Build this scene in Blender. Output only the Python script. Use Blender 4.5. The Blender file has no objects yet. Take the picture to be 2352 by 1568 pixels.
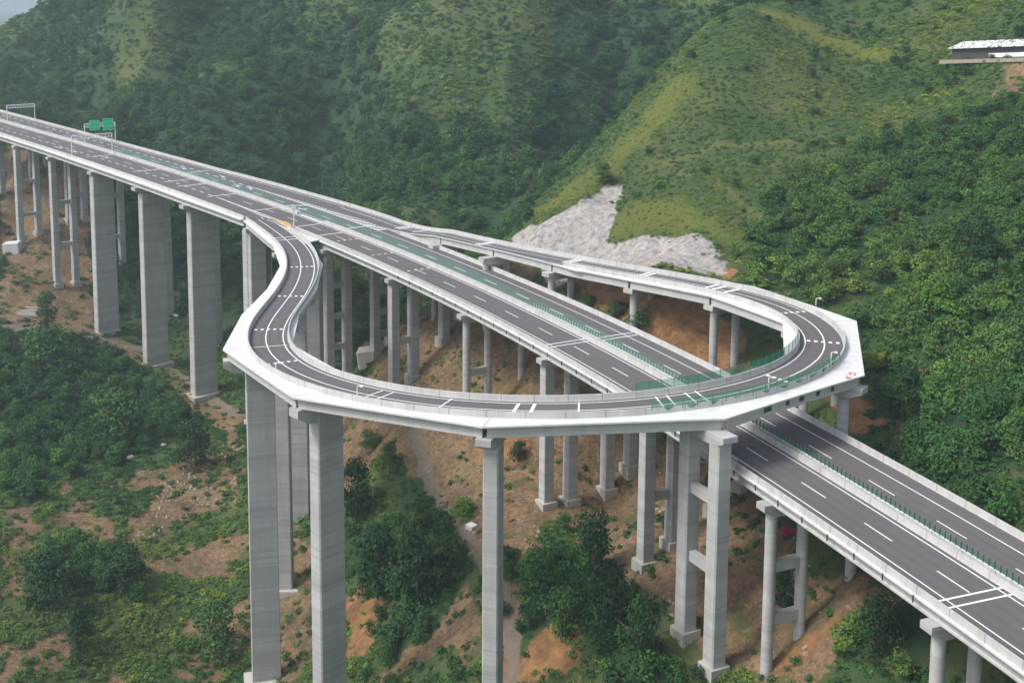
import bpy, bmesh, math, random
import numpy as np
from mathutils import Vector, Quaternion
random.seed(7)
PI = math.pi
# fitted from the photograph: camera (px of a 2352x1568 view), motorway curve, ramp curve
MP= [2733.14, 352.456, 0.12806, 0.00601695, 72.1832, 24.1586, 233.459, -1.09636, -0.0192901, 0.503317, -0.288536, -0.787891, -1.08594, -1.5944, -0.3702, 37.7708, -90.3207]
RQ= [-80.1975, 365.424, -1.06975, 0.104221, -0.417178, -0.804083, -0.650733, -0.316226, 0.918995, 1.65876, 1.46923, 1.55159, 1.50241, 2.1839, 2.94402, 2.68369, 1.19416, -0.24913, -0.411239, -0.268558, -0.0511996, 0.0674254, 0.47441, -67.7248, -69.0551, -69.5695, -68.0598, -65.6473, -62.7509, -61.7447, -63.304, -66.0522, -68.5031, 3.35767, 3.45978, 3.22595]
HAZE = 0.00018

F, CY, PITCH, ROLL = MP[:4]
C = bpy.context.scene.collection
SC = bpy.context.scene
# ------------------------------------------------------------ camera
cd = bpy.data.cameras.new('camera'); cam = bpy.data.objects.new('camera', cd); C.objects.link(cam)
cd.sensor_width = 36; cd.lens = F / 2352 * 36
cd.shift_y = -(784 - CY) / 2352
cd.clip_start = 1; cd.clip_end = 12000
cam.rotation_euler = (PI / 2 - PITCH, 0, 0)
cam.rotation_euler.rotate_axis('Z', ROLL)
SC.camera = cam
# ------------------------------------------------------------ world, sun, exposure
SUN_EL, SUN_AZ = math.radians(50), math.radians(-110)      # azimuth from +Y, negative = left of the view
w = bpy.data.worlds.new('World'); SC.world = w; w.use_nodes = True
nt = w.node_tree; bg = nt.nodes['Background']
sky = nt.nodes.new('ShaderNodeTexSky'); sky.sky_type = 'NISHITA'; sky.sun_disc = False
sky.sun_elevation = SUN_EL; sky.sun_rotation = SUN_AZ
sky.dust_density = 3.0; sky.air_density = 1.0; sky.ozone_density = 1.0
hs = nt.nodes.new('ShaderNodeHueSaturation'); hs.inputs['Saturation'].default_value = .55      # thin overcast
nt.links.new(sky.outputs[0], hs.inputs['Color']); nt.links.new(hs.outputs[0], bg.inputs[0]); bg.inputs[1].default_value = 0.15
ld = bpy.data.lights.new('sun', 'SUN'); sun = bpy.data.objects.new('sun', ld); C.objects.link(sun)
ld.energy = 1.9; ld.angle = math.radians(14); ld.color = (1.0, 0.96, 0.9)
sd = Vector((math.sin(SUN_AZ) * math.cos(SUN_EL), math.cos(SUN_AZ) * math.cos(SUN_EL), math.sin(SUN_EL)))
sun.rotation_euler = sd.to_track_quat('Z', 'Y').to_euler()
SC.view_settings.view_transform = 'Standard'; SC.view_settings.look = 'None'
SC.view_settings.exposure = 0.5; SC.view_settings.gamma = 1
SC.render.engine = 'CYCLES'
SC.cycles.max_bounces = 6; SC.cycles.diffuse_bounces = 2; SC.cycles.transparent_max_bounces = 8

# ------------------------------------------------------------ curves
FS = np.arange(-420, 140, 4.0)
def main_curve():
    k = np.interp(FS, [-420, -250, -120, 0, 140.], np.array(MP[10:15]) * 1e-3)
    i0 = np.argmin(abs(FS)); h = np.cumsum(k) * 4; h = h - h[i0] + MP[7]
    x = np.cumsum(np.cos(h)) * 4; y = np.cumsum(np.sin(h)) * 4
    x += MP[5] - x[i0]; y += MP[6] - y[i0]
    return x, y, -MP[4] + MP[8] * FS + MP[9] * 1e-4 * FS * FS, h
MX, MY, MZ, MH = main_curve()
def extend(S, X, Y, Z, H, n0, n1, ds):
    for _ in range(n0):
        S = np.r_[S[0] - ds, S]; H = np.r_[H[0], H]; Z = np.r_[Z[0] + (Z[0] - Z[1]), Z]
        X = np.r_[X[0] - ds * np.cos(H[0]), X]; Y = np.r_[Y[0] - ds * np.sin(H[0]), Y]
    for _ in range(n1):
        S = np.r_[S, S[-1] + ds]; H = np.r_[H, H[-1]]; Z = np.r_[Z, Z[-1] + (Z[-1] - Z[-2])]
        X = np.r_[X, X[-1] + ds * np.cos(H[-1])]; Y = np.r_[Y, Y[-1] + ds * np.sin(H[-1])]
    return S, X, Y, Z, H
FS, MX, MY, MZ, MH = extend(FS, MX, MY, MZ, MH, 50, 20, 4.0)
def mpos(s, o, dz=0.):
    x, y, z, h = (float(np.interp(s, FS, a)) for a in (MX, MY, MZ, MH))
    return Vector((x - math.sin(h) * o, y + math.cos(h) * o, z + dz))
def mhead(s): return float(np.interp(s, FS, MH))
def moff(x, y):
    i = ((MX - x) ** 2 + (MY - y) ** 2).argmin()
    u = (x - MX[i]) * math.cos(MH[i]) + (y - MY[i]) * math.sin(MH[i])
    return FS[i] + u, -(x - MX[i]) * math.sin(MH[i]) + (y - MY[i]) * math.cos(MH[i])
def ramp_curve():
    n = 140; DS = RQ[-3]; S0 = np.arange(n) * 4.0
    k = np.interp(S0, np.linspace(0, 560, 20), np.array(RQ[3:23]) * 1e-2)
    h = np.cumsum(k) * DS; h = h - h[0] + RQ[2]
    x = np.cumsum(np.cos(h)) * DS + RQ[0]; y = np.cumsum(np.sin(h)) * DS + RQ[1]
    z = np.interp(S0, np.linspace(0, 560, 10), np.array(RQ[23:33]))
    z = np.convolve(np.pad(z, 6, mode='reflect', reflect_type='odd'), np.ones(13) / 13, 'valid')
    return np.arange(n) * DS, x, y, z, h
RS, RX, RY, RZ, RH = ramp_curve()
# extend the far end alongside the motorway to its joint at s=-168
e0, eo = moff(RX[-1], RY[-1])
for s in np.arange(e0 - 4, -168.5, -4):
    t = (e0 - s) / (e0 + 168); p = mpos(s, eo + (16.4 - eo) * t)
    RS = np.r_[RS, RS[-1] + 4]; RX = np.r_[RX, p.x]; RY = np.r_[RY, p.y]; RZ = np.r_[RZ, p.z]; RH = np.r_[RH, mhead(s) + PI]
for i in range(len(RS)):                 # ends sit level with the motorway
    s, o = moff(RX[i], RY[i]); zm = mpos(s, 0).z
    k = max(0., 1 - RS[i] / 34.) if RS[i] < 200 else min(1., max(0., (RS[i] - (RS[-1] - 60)) / 30.))
    RZ[i] = RZ[i] * (1 - k) + zm * k
RL = float(RS[-1])
def rpos(s, o, dz=0.):
    x, y, z, h = (float(np.interp(s, RS, a)) for a in (RX, RY, RZ, RH))
    return Vector((x - math.sin(h) * o, y + math.cos(h) * o, z + dz))
def rhead(s): return float(np.interp(s, RS, RH))

# ------------------------------------------------------------ mesh helpers
def obj(name, verts, faces, mat, parent=None, smooth=False, loc=None):
    me = bpy.data.meshes.new(name)
    verts = [Vector(v) for v in verts]
    base = Vector(loc) if loc is not None else Vector((0, 0, 0))
    me.from_pydata([tuple(v - base) for v in verts], [], faces)
    if smooth: me.polygons.foreach_set('use_smooth', [True] * len(me.polygons))
    if mat: me.materials.append(mat)
    me.update()
    o = bpy.data.objects.new(name, me); C.objects.link(o)
    if parent is not None:
        o.parent = parent; o.location = base - world_loc(parent)
    else: o.location = base
    return o
def world_loc(o):
    v = Vector(o.location); p = o.parent
    while p is not None: v += p.location; p = p.parent
    return v
def thing(name, label, cat, loc=(0, 0, 0), group=None):
    o = bpy.data.objects.new(name, None); C.objects.link(o); o.location = loc
    o['label'] = label; o['category'] = cat
    if group: o['group'] = group
    return o
def tag(o, label=None, cat=None, group=None, kind=None):
    if label: o['label'] = label
    if cat: o['category'] = cat
    if group: o['group'] = group
    if kind: o['kind'] = kind
    return o
class MB:
    def __init__(s): s.v = []; s.f = []; s.lat = []; s.sta = []
    def add(s, v, f):
        n = len(s.v); s.v += [tuple(p) for p in v]; s.f += [tuple(i + n for i in g) for g in f]
    def box(s, c, sx, sy, sz, rz=0., rx=0.):
        cs, sn = math.cos(rz), math.sin(rz); v = []
        for x, y, z in ((-1,-1,-1),(1,-1,-1),(1,1,-1),(-1,1,-1),(-1,-1,1),(1,-1,1),(1,1,1),(-1,1,1)):
            X, Y, Z = x*sx/2, y*sy/2, z*sz/2
            v.append((c[0] + X*cs - Y*sn, c[1] + X*sn + Y*cs, c[2] + Z))
        s.add(v, [(3,2,1,0),(4,5,6,7),(0,1,5,4),(1,2,6,5),(2,3,7,6),(3,0,4,7)])
    def prism(s, ring0, ring1):
        n = len(ring0)
        s.add(list(ring0) + list(ring1), [tuple(range(n))[::-1], tuple(range(n, 2*n))] + [(i, (i+1) % n, n + (i+1) % n, n + i) for i in range(n)])
    def cyl(s, a, b, r0, r1=None, n=14):
        a, b = Vector(a), Vector(b); r1 = r0 if r1 is None else r1
        d = (b - a).normalized(); u = d.orthogonal().normalized(); v = d.cross(u)
        R = lambda c, r: [c + (u * math.cos(2*PI*i/n) + v * math.sin(2*PI*i/n)) * r for i in range(n)]
        s.prism(R(a, r0), R(b, r1))
    def sweep(s, pos, st, prof):
        rings = []
        for t in st:
            rings.append([pos(t, o, dz) for o, dz in prof(t)])
        n = len(rings[0]); b = len(s.v)
        for t, r in zip(st, rings): s.v += [tuple(p) for p in r]; s.sta += [t]*len(r)
        for i in range(len(rings) - 1):
            for j in range(n):
                k = (j + 1) % n
                s.f.append((b + i*n + j, b + i*n + k, b + (i+1)*n + k, b + (i+1)*n + j))
        s.f.append(tuple(b + j for j in range(n))); s.f.append(tuple(b + (len(rings)-1)*n + j for j in range(n))[::-1])
    def strip(s, pos, st, o0, o1, dz):
        b = len(s.v); f0 = o0 if callable(o0) else (lambda t: o0); f1 = o1 if callable(o1) else (lambda t: o1)
        for t in st: s.v += [tuple(pos(t, f0(t), dz)), tuple(pos(t, f1(t), dz))]; s.lat += [f0(t), f1(t)]
        for i in range(len(st) - 1): s.f.append((b+2*i, b+2*i+2, b+2*i+3, b+2*i+1))
    def build(s, name, mat, parent=None, smooth=False, loc=None):
        me = obj(name, s.v, s.f, mat, parent, smooth, loc)
        for nm, a in (('lat', s.lat), ('sta', s.sta)):       # distance across / along the road, for wear and panel joints
            if a and len(a) == len(s.v): q = me.data.attributes.new(nm, 'FLOAT', 'POINT'); q.data.foreach_set('value', a)
        bm = bmesh.new(); bm.from_mesh(me.data); bmesh.ops.recalc_face_normals(bm, faces=bm.faces); bm.to_mesh(me.data); bm.free()
        return me
def rng(a, b, d=3.0):
    n = max(1, int(round(abs(b - a) / d))); return [a + (b - a) * i / n for i in range(n + 1)]

# ------------------------------------------------------------ materials
class NT:
    def __init__(s, name):
        s.m = bpy.data.materials.new(name); s.m.use_nodes = True; s.t = s.m.node_tree
        s.b = s.t.nodes['Principled BSDF']; s.b.inputs['Specular IOR Level'].default_value = 0.3
        s.geo = s.t.nodes.new('ShaderNodeNewGeometry'); s.pos = s.geo.outputs['Position']
    def n(s, k, **kw):
        x = s.t.nodes.new('ShaderNode' + k)
        for a, v in kw.items(): setattr(x, a, v)
        return x
    def l(s, a, b): s.t.links.new(a, b)
    def scale(s, v):
        x = s.n('VectorMath', operation='MULTIPLY'); s.l(s.pos, x.inputs[0]); x.inputs[1].default_value = v; return x.outputs[0]
    def noise(s, sc, det=4, rough=.6, vec=None):
        x = s.n('TexNoise'); x.inputs['Scale'].default_value = sc; x.inputs['Detail'].default_value = det; x.inputs['Roughness'].default_value = rough
        s.l(vec or s.pos, x.inputs['Vector']); return x.outputs['Fac']
    def ramp(s, fac, stops):
        x = s.n('ValToRGB'); e = x.color_ramp.elements
        while len(e) < len(stops): e.new(.5)
        for i, (p, c) in enumerate(stops):
            e[i].position = p; e[i].color = (c[0], c[1], c[2], 1) if isinstance(c, tuple) else (c, c, c, 1)
        s.l(fac, x.inputs[0]); return x.outputs[0]
    def mix(s, f, a, b, mode='MIX'):
        x = s.n('Mix', data_type='RGBA', blend_type=mode)
        for sock, v in ((x.inputs[0], f), (x.inputs[6], a), (x.inputs[7], b)):
            if isinstance(v, (int, float)): sock.default_value = v
            elif isinstance(v, tuple): sock.default_value = (*v, 1)
            else: s.l(v, sock)
        return x.outputs[2]
    def math(s, op, a, b=0.):
        x = s.n('Math', operation=op); x.use_clamp = False
        for sock, v in ((x.inputs[0], a), (x.inputs[1], b)):
            if isinstance(v, (int, float)): sock.default_value = v
            else: s.l(v, sock)
        return x.outputs[0]
    def attr(s, name, typ='GEOMETRY'):
        x = s.n('Attribute', attribute_type=typ, attribute_name=name); return x.outputs['Fac']
    def bump(s, h, st=.3, d=.1):
        x = s.n('Bump'); x.inputs['Strength'].default_value = st; x.inputs['Distance'].default_value = d
        s.l(h, x.inputs['Height']); s.l(x.outputs[0], s.b.inputs['Normal'])
    def out(s, c, r=.85):
        if isinstance(c, tuple): s.b.inputs['Base Color'].default_value = (*c, 1)
        else: s.l(c, s.b.inputs['Base Color'])
        s.b.inputs['Roughness'].default_value = r; return s.m
def mat_simple(name, c, r=.6, var=.12):
    t = NT(name); n = t.noise(1.3, 3)
    return t.out(t.mix(n, tuple(x*(1-var) for x in c), tuple(min(1, x*(1+var)) for x in c)), r)
def mat_concrete(name, c, stain=.5, band=True, joint=0):
    t = NT(name)
    a = t.noise(.35, 5, .65); st = t.noise(1., 5, .7, t.scale((.5, .5, .07)))      # vertical rain streaks
    col = t.mix(a, tuple(x*.82 for x in c), tuple(x*1.12 for x in c))
    k = t.ramp(st, [(.42, 0.), (.75, 1.)])
    col = t.mix(t.math('MULTIPLY', k, stain), col, tuple(x*.5 for x in c))
    if band:
        sp = t.n('SeparateXYZ'); t.l(t.pos, sp.inputs[0])
        lift = t.noise(1., 2, .7, t.scale((.008, .008, .33)))
        col = t.mix(t.ramp(lift, [(.43, 0.), (.57, .45)]), col, tuple(x*.68 for x in c))
        fr = t.math('FRACT', t.math('DIVIDE', sp.outputs[2], 4.5))
        col = t.mix(t.math('MULTIPLY', t.math('LESS_THAN', fr, .04), .16), col, tuple(x*.42 for x in c))
        fine = t.noise(1., 2, .8, t.scale((.02, .02, 1.3)))
        col = t.mix(t.ramp(fine, [(.5, 0.), (.64, .55)]), col, tuple(x*.62 for x in c))
    if joint:
        fr = t.math('FRACT', t.math('DIVIDE', t.attr('sta'), joint)); col = t.mix(t.math('MULTIPLY', t.math('LESS_THAN', fr, .16/joint), .55), col, (.12, .12, .115))
        col = t.mix(t.ramp(t.noise(.9, 4, .7, t.scale((1., 1., .3))), [(.55, 0.), (.7, .35)]), col, (.30, .29, .27))
    t.bump(t.noise(3., 4), .15, .05)
    return t.out(col, .9)
M = {}
M['pier'] = mat_concrete('pier_concrete', (.50, .50, .49), .40)
M['girder'] = mat_concrete('girder_concrete', (.50, .50, .49), .4, False)
M['slab'] = mat_concrete('slab_concrete', (.70, .70, .695), .35, False)
M['parapet'] = mat_concrete('parapet_concrete', (.55, .545, .535), .40, False, 6.)
M['footing'] = mat_concrete('footing_concrete', (.50, .48, .44), .5, False)
def mat_asphalt(name, c, alt=None):
    t = NT(name)
    a = t.noise(.06, 4, .6); b = t.noise(4., 3)
    col = t.mix(a, tuple(x*.80 for x in c), tuple(x*1.2 for x in c))
    col = t.mix(t.math('MULTIPLY', b, .35), col, tuple(x*.7 for x in c))
    sc = t.noise(.35, 5, .7)
    col = t.mix(t.ramp(sc, [(.58, 0.), (.70, .30)]), col, tuple(x*1.6 for x in c))
    la = t.math('ABSOLUTE', t.attr('lat')); tk = t.math('COSINE', t.math('MULTIPLY', t.math('SUBTRACT', la, .75), 2*PI/1.93))
    tk = t.math('MULTIPLY', t.ramp(tk, [(.1, 0.), (.9, 1.)]), t.ramp(t.noise(.03, 3), [(.3, .12), (.7, .38)]))
    col = t.mix(tk, col, tuple(x*.6 for x in c))
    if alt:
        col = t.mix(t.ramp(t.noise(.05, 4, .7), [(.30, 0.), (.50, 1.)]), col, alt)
    t.bump(b, .2, .02)
    return t.out(col, .82)
M['asphalt'] = mat_asphalt('asphalt', (.135, .126, .130))
M['asphalt_reflection'] = mat_asphalt('green_reflection_asphalt', (.135, .126, .130), (.105, .165, .15))  # asphalt with a patchy green reflection put into its colour
M['paint'] = mat_simple('road_paint', (.82, .82, .82), .6, .08)
M['yellow'] = mat_simple('yellow_paint', (.75, .48, .10), .5, .15)
M['steel'] = mat_simple('white_steel', (.78, .80, .82), .45, .06)
M['dark'] = mat_simple('dark_steel', (.06, .06, .065), .6)
M['signgreen'] = mat_simple('sign_green', (.0, .75, .36), .4, .05)
M['postgreen'] = mat_simple('green_post', (.03, .22, .15), .5)
M['postwhite'] = mat_simple('pale_green_post', (.55, .72, .66), .5)
M['red'] = mat_simple('red_paint', (.38, .02, .03), .5)
M['redcloth'] = mat_simple('red_paint_mark', (.62, .10, .14), .7)
def mat_net():
    t = NT('green_safety_net'); t.out((.02, .30, .17), .7)
    tr = t.n('BsdfTransparent'); mx = t.n('MixShader'); o = t.t.nodes['Material Output']
    n = t.noise(7., 3)
    t.l(t.ramp(n, [(.3, .42), (.7, .62)]), mx.inputs[0]); t.l(tr.outputs[0], mx.inputs[1]); t.l(t.b.outputs[0], mx.inputs[2]); t.l(mx.outputs[0], o.inputs[0])
    return t.m
M['net'] = mat_net()

# ------------------------------------------------------------ terrain
def ray(px, py):
    a, b = px - 1176, py - CY; cr, sr = math.cos(ROLL), math.sin(ROLL)
    a, b = a*cr + b*sr, -a*sr + b*cr
    u = -b / F
    return np.array([a / F, math.cos(PITCH) + u*math.sin(PITCH), -math.sin(PITCH) + u*math.cos(PITCH)])
def at(px, py, Y):
    d = ray(px, py); return d * (Y / d[1])
ctl = []
for s, o, z in ((-352,-12,-101),(-320,-12,-114),(-282,-12,-127),(-245,-12,-133.4),(-208,-12,-135),(-245,8,-130.3),(-16,-10.8,-105.9),(-16,-4.8,-106),
                (-16,4.6,-105.5),(-16,10.6,-105.5),(24,-10.8,-104.7),(24,-4.8,-97.5),(24,4.6,-95),(62,-10.8,-103.3),(62,-5.2,-96.2),(-88,-4.8,-99.4),
                (-88,-11,-103),(-128,4.6,-105),(-128,-8,-117),(-52,-10.8,-98.8),(-52,8,-92),(-168,-12,-134),(-168,8,-126),(99,-10.8,-98),(99,5,-93),(130,-8,-99),
                (-385,-12,-88),(-400,10,-80)):
    p = mpos(s, o); ctl.append((p.x, p.y, z))
for s, o, z in ((137.7,0,-139.1),(110.8,0,-132.3),(205,0,-125),(171,0,-136),(87,0,-127),(62,0,-122)):
    p = rpos(s, o); ctl.append((p.x, p.y, z))
ctl += [(31,178,-102.3),(27.6,184,-101)]
ridge = [(1180,545,332),(1300,420,358),(1420,320,375),(1500,230,390),(1560,150,405),(1620,70,428),(1690,0,455),(1800,-130,510)]
for a in ridge:
    p = at(*a); ctl.append(tuple(p)); ctl.append((p[0]-14, p[1]+20, p[2]-16)); ctl.append((p[0]-34, p[1]+60, min(p[2]-45, -62))); ctl.append((p[0]+16, p[1]-20, p[2]-4))
for a in [(1420,430,332),(1670,620,275),(1450,592,290),(1700,560,290),(1250,575,315),(1600,400,330),(1700,250,375),(1850,100,420),
          (1850,400,330),(2000,0,455),(2000,250,375),(2000,600,270),(2150,120,400),(2350,0,400),(2350,250,330),(2350,500,262),(2352,800,215),(2352,1050,175),
          (2150,850,225),(2050,1000,205),(2352,-200,470),(2000,-150,520),(1900,750,250),(1440,692,268),(1280,652,284),(1560,760,262),(1620,830,255),
          (1700,1568,178),(1500,1568,180),(1300,1568,185),(1000,1568,195),(700,1568,212),(600,1568,228),
          (1000,1150,256),(900,1020,278),(800,1000,300),(900,1350,232),(1090,1210,236),(1200,1300,220),(1400,1300,212),(1350,1100,250),
          (20,450,545),(0,600,480),(100,700,452),(0,740,430),(0,430,560),(600,650,455),(430,700,470),(300,600,500),(700,500,480),(850,520,440),(1000,530,440),
          (1100,300,560),(1300,200,590),(1450,50,640),(1600,-60,700),(900,300,560),(1000,0,650),(820,0,700),(820,200,620),(700,300,600),(600,400,570),
          (500,200,620),(300,250,640),(300,0,700),(120,25,800),(60,85,830),(0,135,850),(0,200,720),(150,150,700),(450,-100,760),(700,-250,860),
          (1100,-200,760),(1500,-200,800)]:
    ctl.append(tuple(at(*a)))
ctl += [(-150,400,-124),(-100,340,-131),(-130,280,-124),(-100,230,-129),(-160,220,-124),(-70,290,-132),(-250,420,-116),(-250,300,-108),(-200,240,-118),
        (-60,200,-137),(-100,160,-140),(150,150,-55),(200,200,-20),(120,100,-80),(260,330,40),(200,60,-30),(80,150,-82),(95,110,-86),(64,190,-82),(60,215,-80),
        (0,120,-112),(-60,100,-125),(0,60,-112),(-430,950,-60),(-480,1150,-80),(-600,1500,-100),(0,1100,120),(400,900,160),(500,400,120),(400,100,40),
        (-400,300,-60),(-400,100,-70),(-330,560,-70),(-420,700,-70),(-700,900,-100),(60,130,-97),(70,95,-100)]
ctl = np.array(ctl, float); CX = 14.
def _phi(r2): return -np.sqrt(r2 + CX * CX)
_A = _phi(((ctl[:, None, :2] - ctl[None, :, :2]) ** 2).sum(-1)); _n = len(ctl)
_K = np.zeros((_n + 1, _n + 1)); _K[:_n, :_n] = _A + np.eye(_n) * 1.0; _K[_n, :_n] = _K[:_n, _n] = 1
_W = np.linalg.solve(_K, np.r_[ctl[:, 2], 0])
def vnoise(x, y, seed=0):
    xi, yi = np.floor(x).astype(np.int64), np.floor(y).astype(np.int64); fx, fy = x - xi, y - yi
    fx = fx*fx*(3-2*fx); fy = fy*fy*(3-2*fy)
    def hsh(a, b):
        n = (a * 374761393 + b * 668265263 + seed * 974634777) & 0x7fffffff
        n = ((n ^ (n >> 13)) * 1274126177) & 0x7fffffff
        return ((n ^ (n >> 16)) & 0xffff) / 65535.
    return (hsh(xi, yi)*(1-fx) + hsh(xi+1, yi)*fx)*(1-fy) + (hsh(xi, yi+1)*(1-fx) + hsh(xi+1, yi+1)*fx)*fy
def fbm(x, y, sc, oc=4, seed=0):
    r = 0; a = 1.; t = 0
    for i in range(oc):
        r = r + a * (vnoise(x*sc + 17.3*i, y*sc - 9.1*i, seed+i) - .5); t += a; a *= .5; sc *= 2.03
    return r / t
def gully_(x, y): return np.abs(fbm(x, y*.32 + x*.15, 1/85., 3, 303))      # 0 on the spurs, large in the gullies
def height(x, y, detail=True):
    x = np.asarray(x, float); y = np.asarray(y, float); sh = x.shape; x = x.ravel(); y = y.ravel(); z = np.zeros(len(x))
    for i in range(0, len(x), 20000):
        X, Y = x[i:i+20000], y[i:i+20000]
        z[i:i+20000] = _phi((X[:, None]-ctl[None, :, 0])**2 + (Y[:, None]-ctl[None, :, 1])**2) @ _W[:-1] + _W[-1]
    far = np.clip((y - 430) / 150, 0, 1)
    z += fbm(x, y, 1/38., 3, 3) * (3.5 + 8 * far)
    z += far * np.clip((1300-y)/300, 0, 1) * (14 - gully_(x, y) * 120)
    if detail: z += fbm(x, y, 1/9., 4, 11) * (2.6 + 2*far) - np.abs(fbm(x, y, 1/16., 3, 23)) * 2.5
    z = np.where(y > 1300, z * 0.3 - 70, z)
    # keep clear of the decks
    for X, Y, Z, lim, dep in ((MX, MY, MZ, 15., 7.), (RX, RY, RZ, 8., 3.)):
        m = np.where((x > -420) & (x < 130) & (y < 760))[0]
        for j in range(0, len(m), 20000):
            k = m[j:j+20000]; d = (x[k][:, None]-X[None, :])**2 + (y[k][:, None]-Y[None, :])**2
            i = d.argmin(1); dd = np.sqrt(d[np.arange(len(k)), i])
            top = Z[i] - dep + np.maximum(0, dd - lim) * 1.1
            z[k] = np.minimum(z[k], top)
    return z.reshape(sh)
def hz(x, y): return float(height(np.array([x]), np.array([y]))[0])
def axis(a, b, fa, fb, d, g, D):
    v = list(np.arange(fa, fb, d)); t = d; x = fb
    while x < b: v.append(x); t = min(t * g, D); x += t
    v.append(b); t = d; x = fa; L = []
    while x > a: t = min(t * g, D); x -= t; L.append(x)
    return np.array(L[::-1] + v)
ax = axis(-5000, 5000, -260, 190, 1.8, 1.06, 400); ay = axis(-600, 7000, 110, 470, 1.8, 1.035, 400)
GX, GY = np.meshgrid(ax, ay); GZ = height(GX, GY)
from_idx = lambda: None
def hgrid(x, y):
    ix = np.clip(np.searchsorted(ax, x) - 1, 0, len(ax)-2); iy = np.clip(np.searchsorted(ay, y) - 1, 0, len(ay)-2)
    tx = (x - ax[ix]) / (ax[ix+1]-ax[ix]); ty = (y - ay[iy]) / (ay[iy+1]-ay[iy])
    return (GZ[iy, ix]*(1-tx) + GZ[iy, ix+1]*tx)*(1-ty) + (GZ[iy+1, ix]*(1-tx) + GZ[iy+1, ix+1]*tx)*ty
def gp(px, py, near=110., far=900.):
    d = ray(px, py); d = d / d[1]; Y = np.arange(near, far, .8)
    h = hgrid(d[0]*Y, Y); i = np.argmax(d[2]*Y < h)
    if not (d[2]*Y < h).any(): i = len(Y) - 1
    return float(d[0]*Y[i]), float(Y[i])
def poly(pts): return np.array([gp(*p) for p in pts])
def inside(P, x, y):
    r = np.zeros(x.shape, bool); n = len(P)
    for i in range(n):
        x0, y0 = P[i]; x1, y1 = P[(i+1) % n]
        c = ((y0 > y) != (y1 > y)) & (x < (x1-x0)*(y-y0)/((y1-y0) if y1 != y0 else 1e-9) + x0); r ^= c
    return r
def pdist(P, x, y):
    d = np.full(x.shape, 1e9)
    for i in range(len(P)-1):
        a, b = P[i], P[i+1]; ab = b - a; t = np.clip(((x-a[0])*ab[0] + (y-a[1])*ab[1]) / (ab@ab + 1e-9), 0, 1)
        d = np.minimum(d, np.hypot(x-a[0]-t*ab[0], y-a[1]-t*ab[1]))
    return d
def mask(polys, x, y, soft=5.):
    """1 inside, 0 outside, with a gradual edge about four metres wide"""
    r = np.zeros(x.shape)
    wx = x + fbm(x, y, 1/7., 3, 41) * soft * 2; wy = y + fbm(x, y, 1/7., 3, 57) * soft * 2
    for P in polys:
        lo, hi = P.min(0) - 8, P.max(0) + 8
        m = np.where((wx > lo[0]) & (wx < hi[0]) & (wy > lo[1]) & (wy < hi[1]))[0]
        if not len(m): continue
        X, Y = wx[m], wy[m]; sd = pdist(np.vstack([P, P[:1]]), X, Y) * np.where(inside(P, X, Y), 1, -1)
        r[m] = np.maximum(r[m], np.clip(.5 + sd/4., 0, 1))
    return r
DIRT = [poly(p) for p in (
    [(0,350),(60,340),(200,380),(215,600),(215,760),(330,800),(440,880),(560,950),(560,1000),(430,935),(330,845),(150,770),(0,745)],
    [(790,880),(1000,850),(1240,850),(1560,940),(1680,1060),(1760,1160),(1900,1300),(2000,1400),(1900,1567),(1700,1567),(1640,1500),(1540,1440),(1440,1330),(1300,1200),(1180,1290),(1090,1250),(1000,1160),(850,1060),(800,1180),(700,1100),(690,1000)],
    [(950,730),(1300,690),(1500,780),(1600,960),(1240,870),(1000,870),(850,880),(830,800)],
    [(280,1210),(360,1130),(420,1080),(500,1010),(560,970),(560,1150),(430,1190),(330,1260)],
    [(350,1310),(560,1200),(560,1340),(430,1340)], [(0,1180),(120,1150),(80,1200),(90,1300),(0,1400)], [(0,1490),(120,1440),(160,1500),(60,1567),(0,1567)], [(520,1080),(420,1180),(350,1270),(300,1270),(360,1160),(430,1080)], [(230,1115),(400,1060),(560,1010),(520,1060),(330,1130)], [(130,1170),(220,1150),(210,1200),(140,1210)],
    [(640,960),(705,960),(705,1567),(640,1567)], [(900,1490),(1000,1450),(1100,1330),(1110,1480),(1000,1530),(880,1560)],
    [(1165,1250),(1200,1300),(1210,1567),(1165,1567)], [(2290,150),(2400,140),(2380,215),(2295,235)])]
ORNG = [poly(p) for p in (
    [(1250,625),(1450,650),(1640,700),(1700,760),(1720,880),(1500,800),(1400,700),(1270,660)],
    [(800,1340),(890,1390),(860,1480),(790,1520)], [(1210,1490),(1330,1400),(1340,1567),(1200,1567)], [(1840,1450),(1930,1400),(1900,1470),(1800,1550),(1770,1540)],
    [(1645,622),(1690,612),(1685,640),(1640,652)], [(1990,990),(1900,900),(2000,900),(2060,1000)],
    [(0,480),(15,500),(15,560),(0,570)], [(2070,830),(2150,860),(2080,880)], [(1090,1010),(1230,1020),(1200,1080),(1100,1060)])]
ROCK = [poly([(1160,552),(1240,515),(1300,480),(1385,428),(1430,420),(1422,470),(1405,545),(1480,538),(1570,540),(1640,565),(1678,600),(1655,640),(1400,625),(1170,585)])]
PATHS = [poly(p) for p in ([(950,990),(990,1130),(1020,1180),(1090,1260),(1170,1400),(1180,1567)], [(0,752),(150,762),(330,806),(440,880),(540,950)])]
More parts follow.
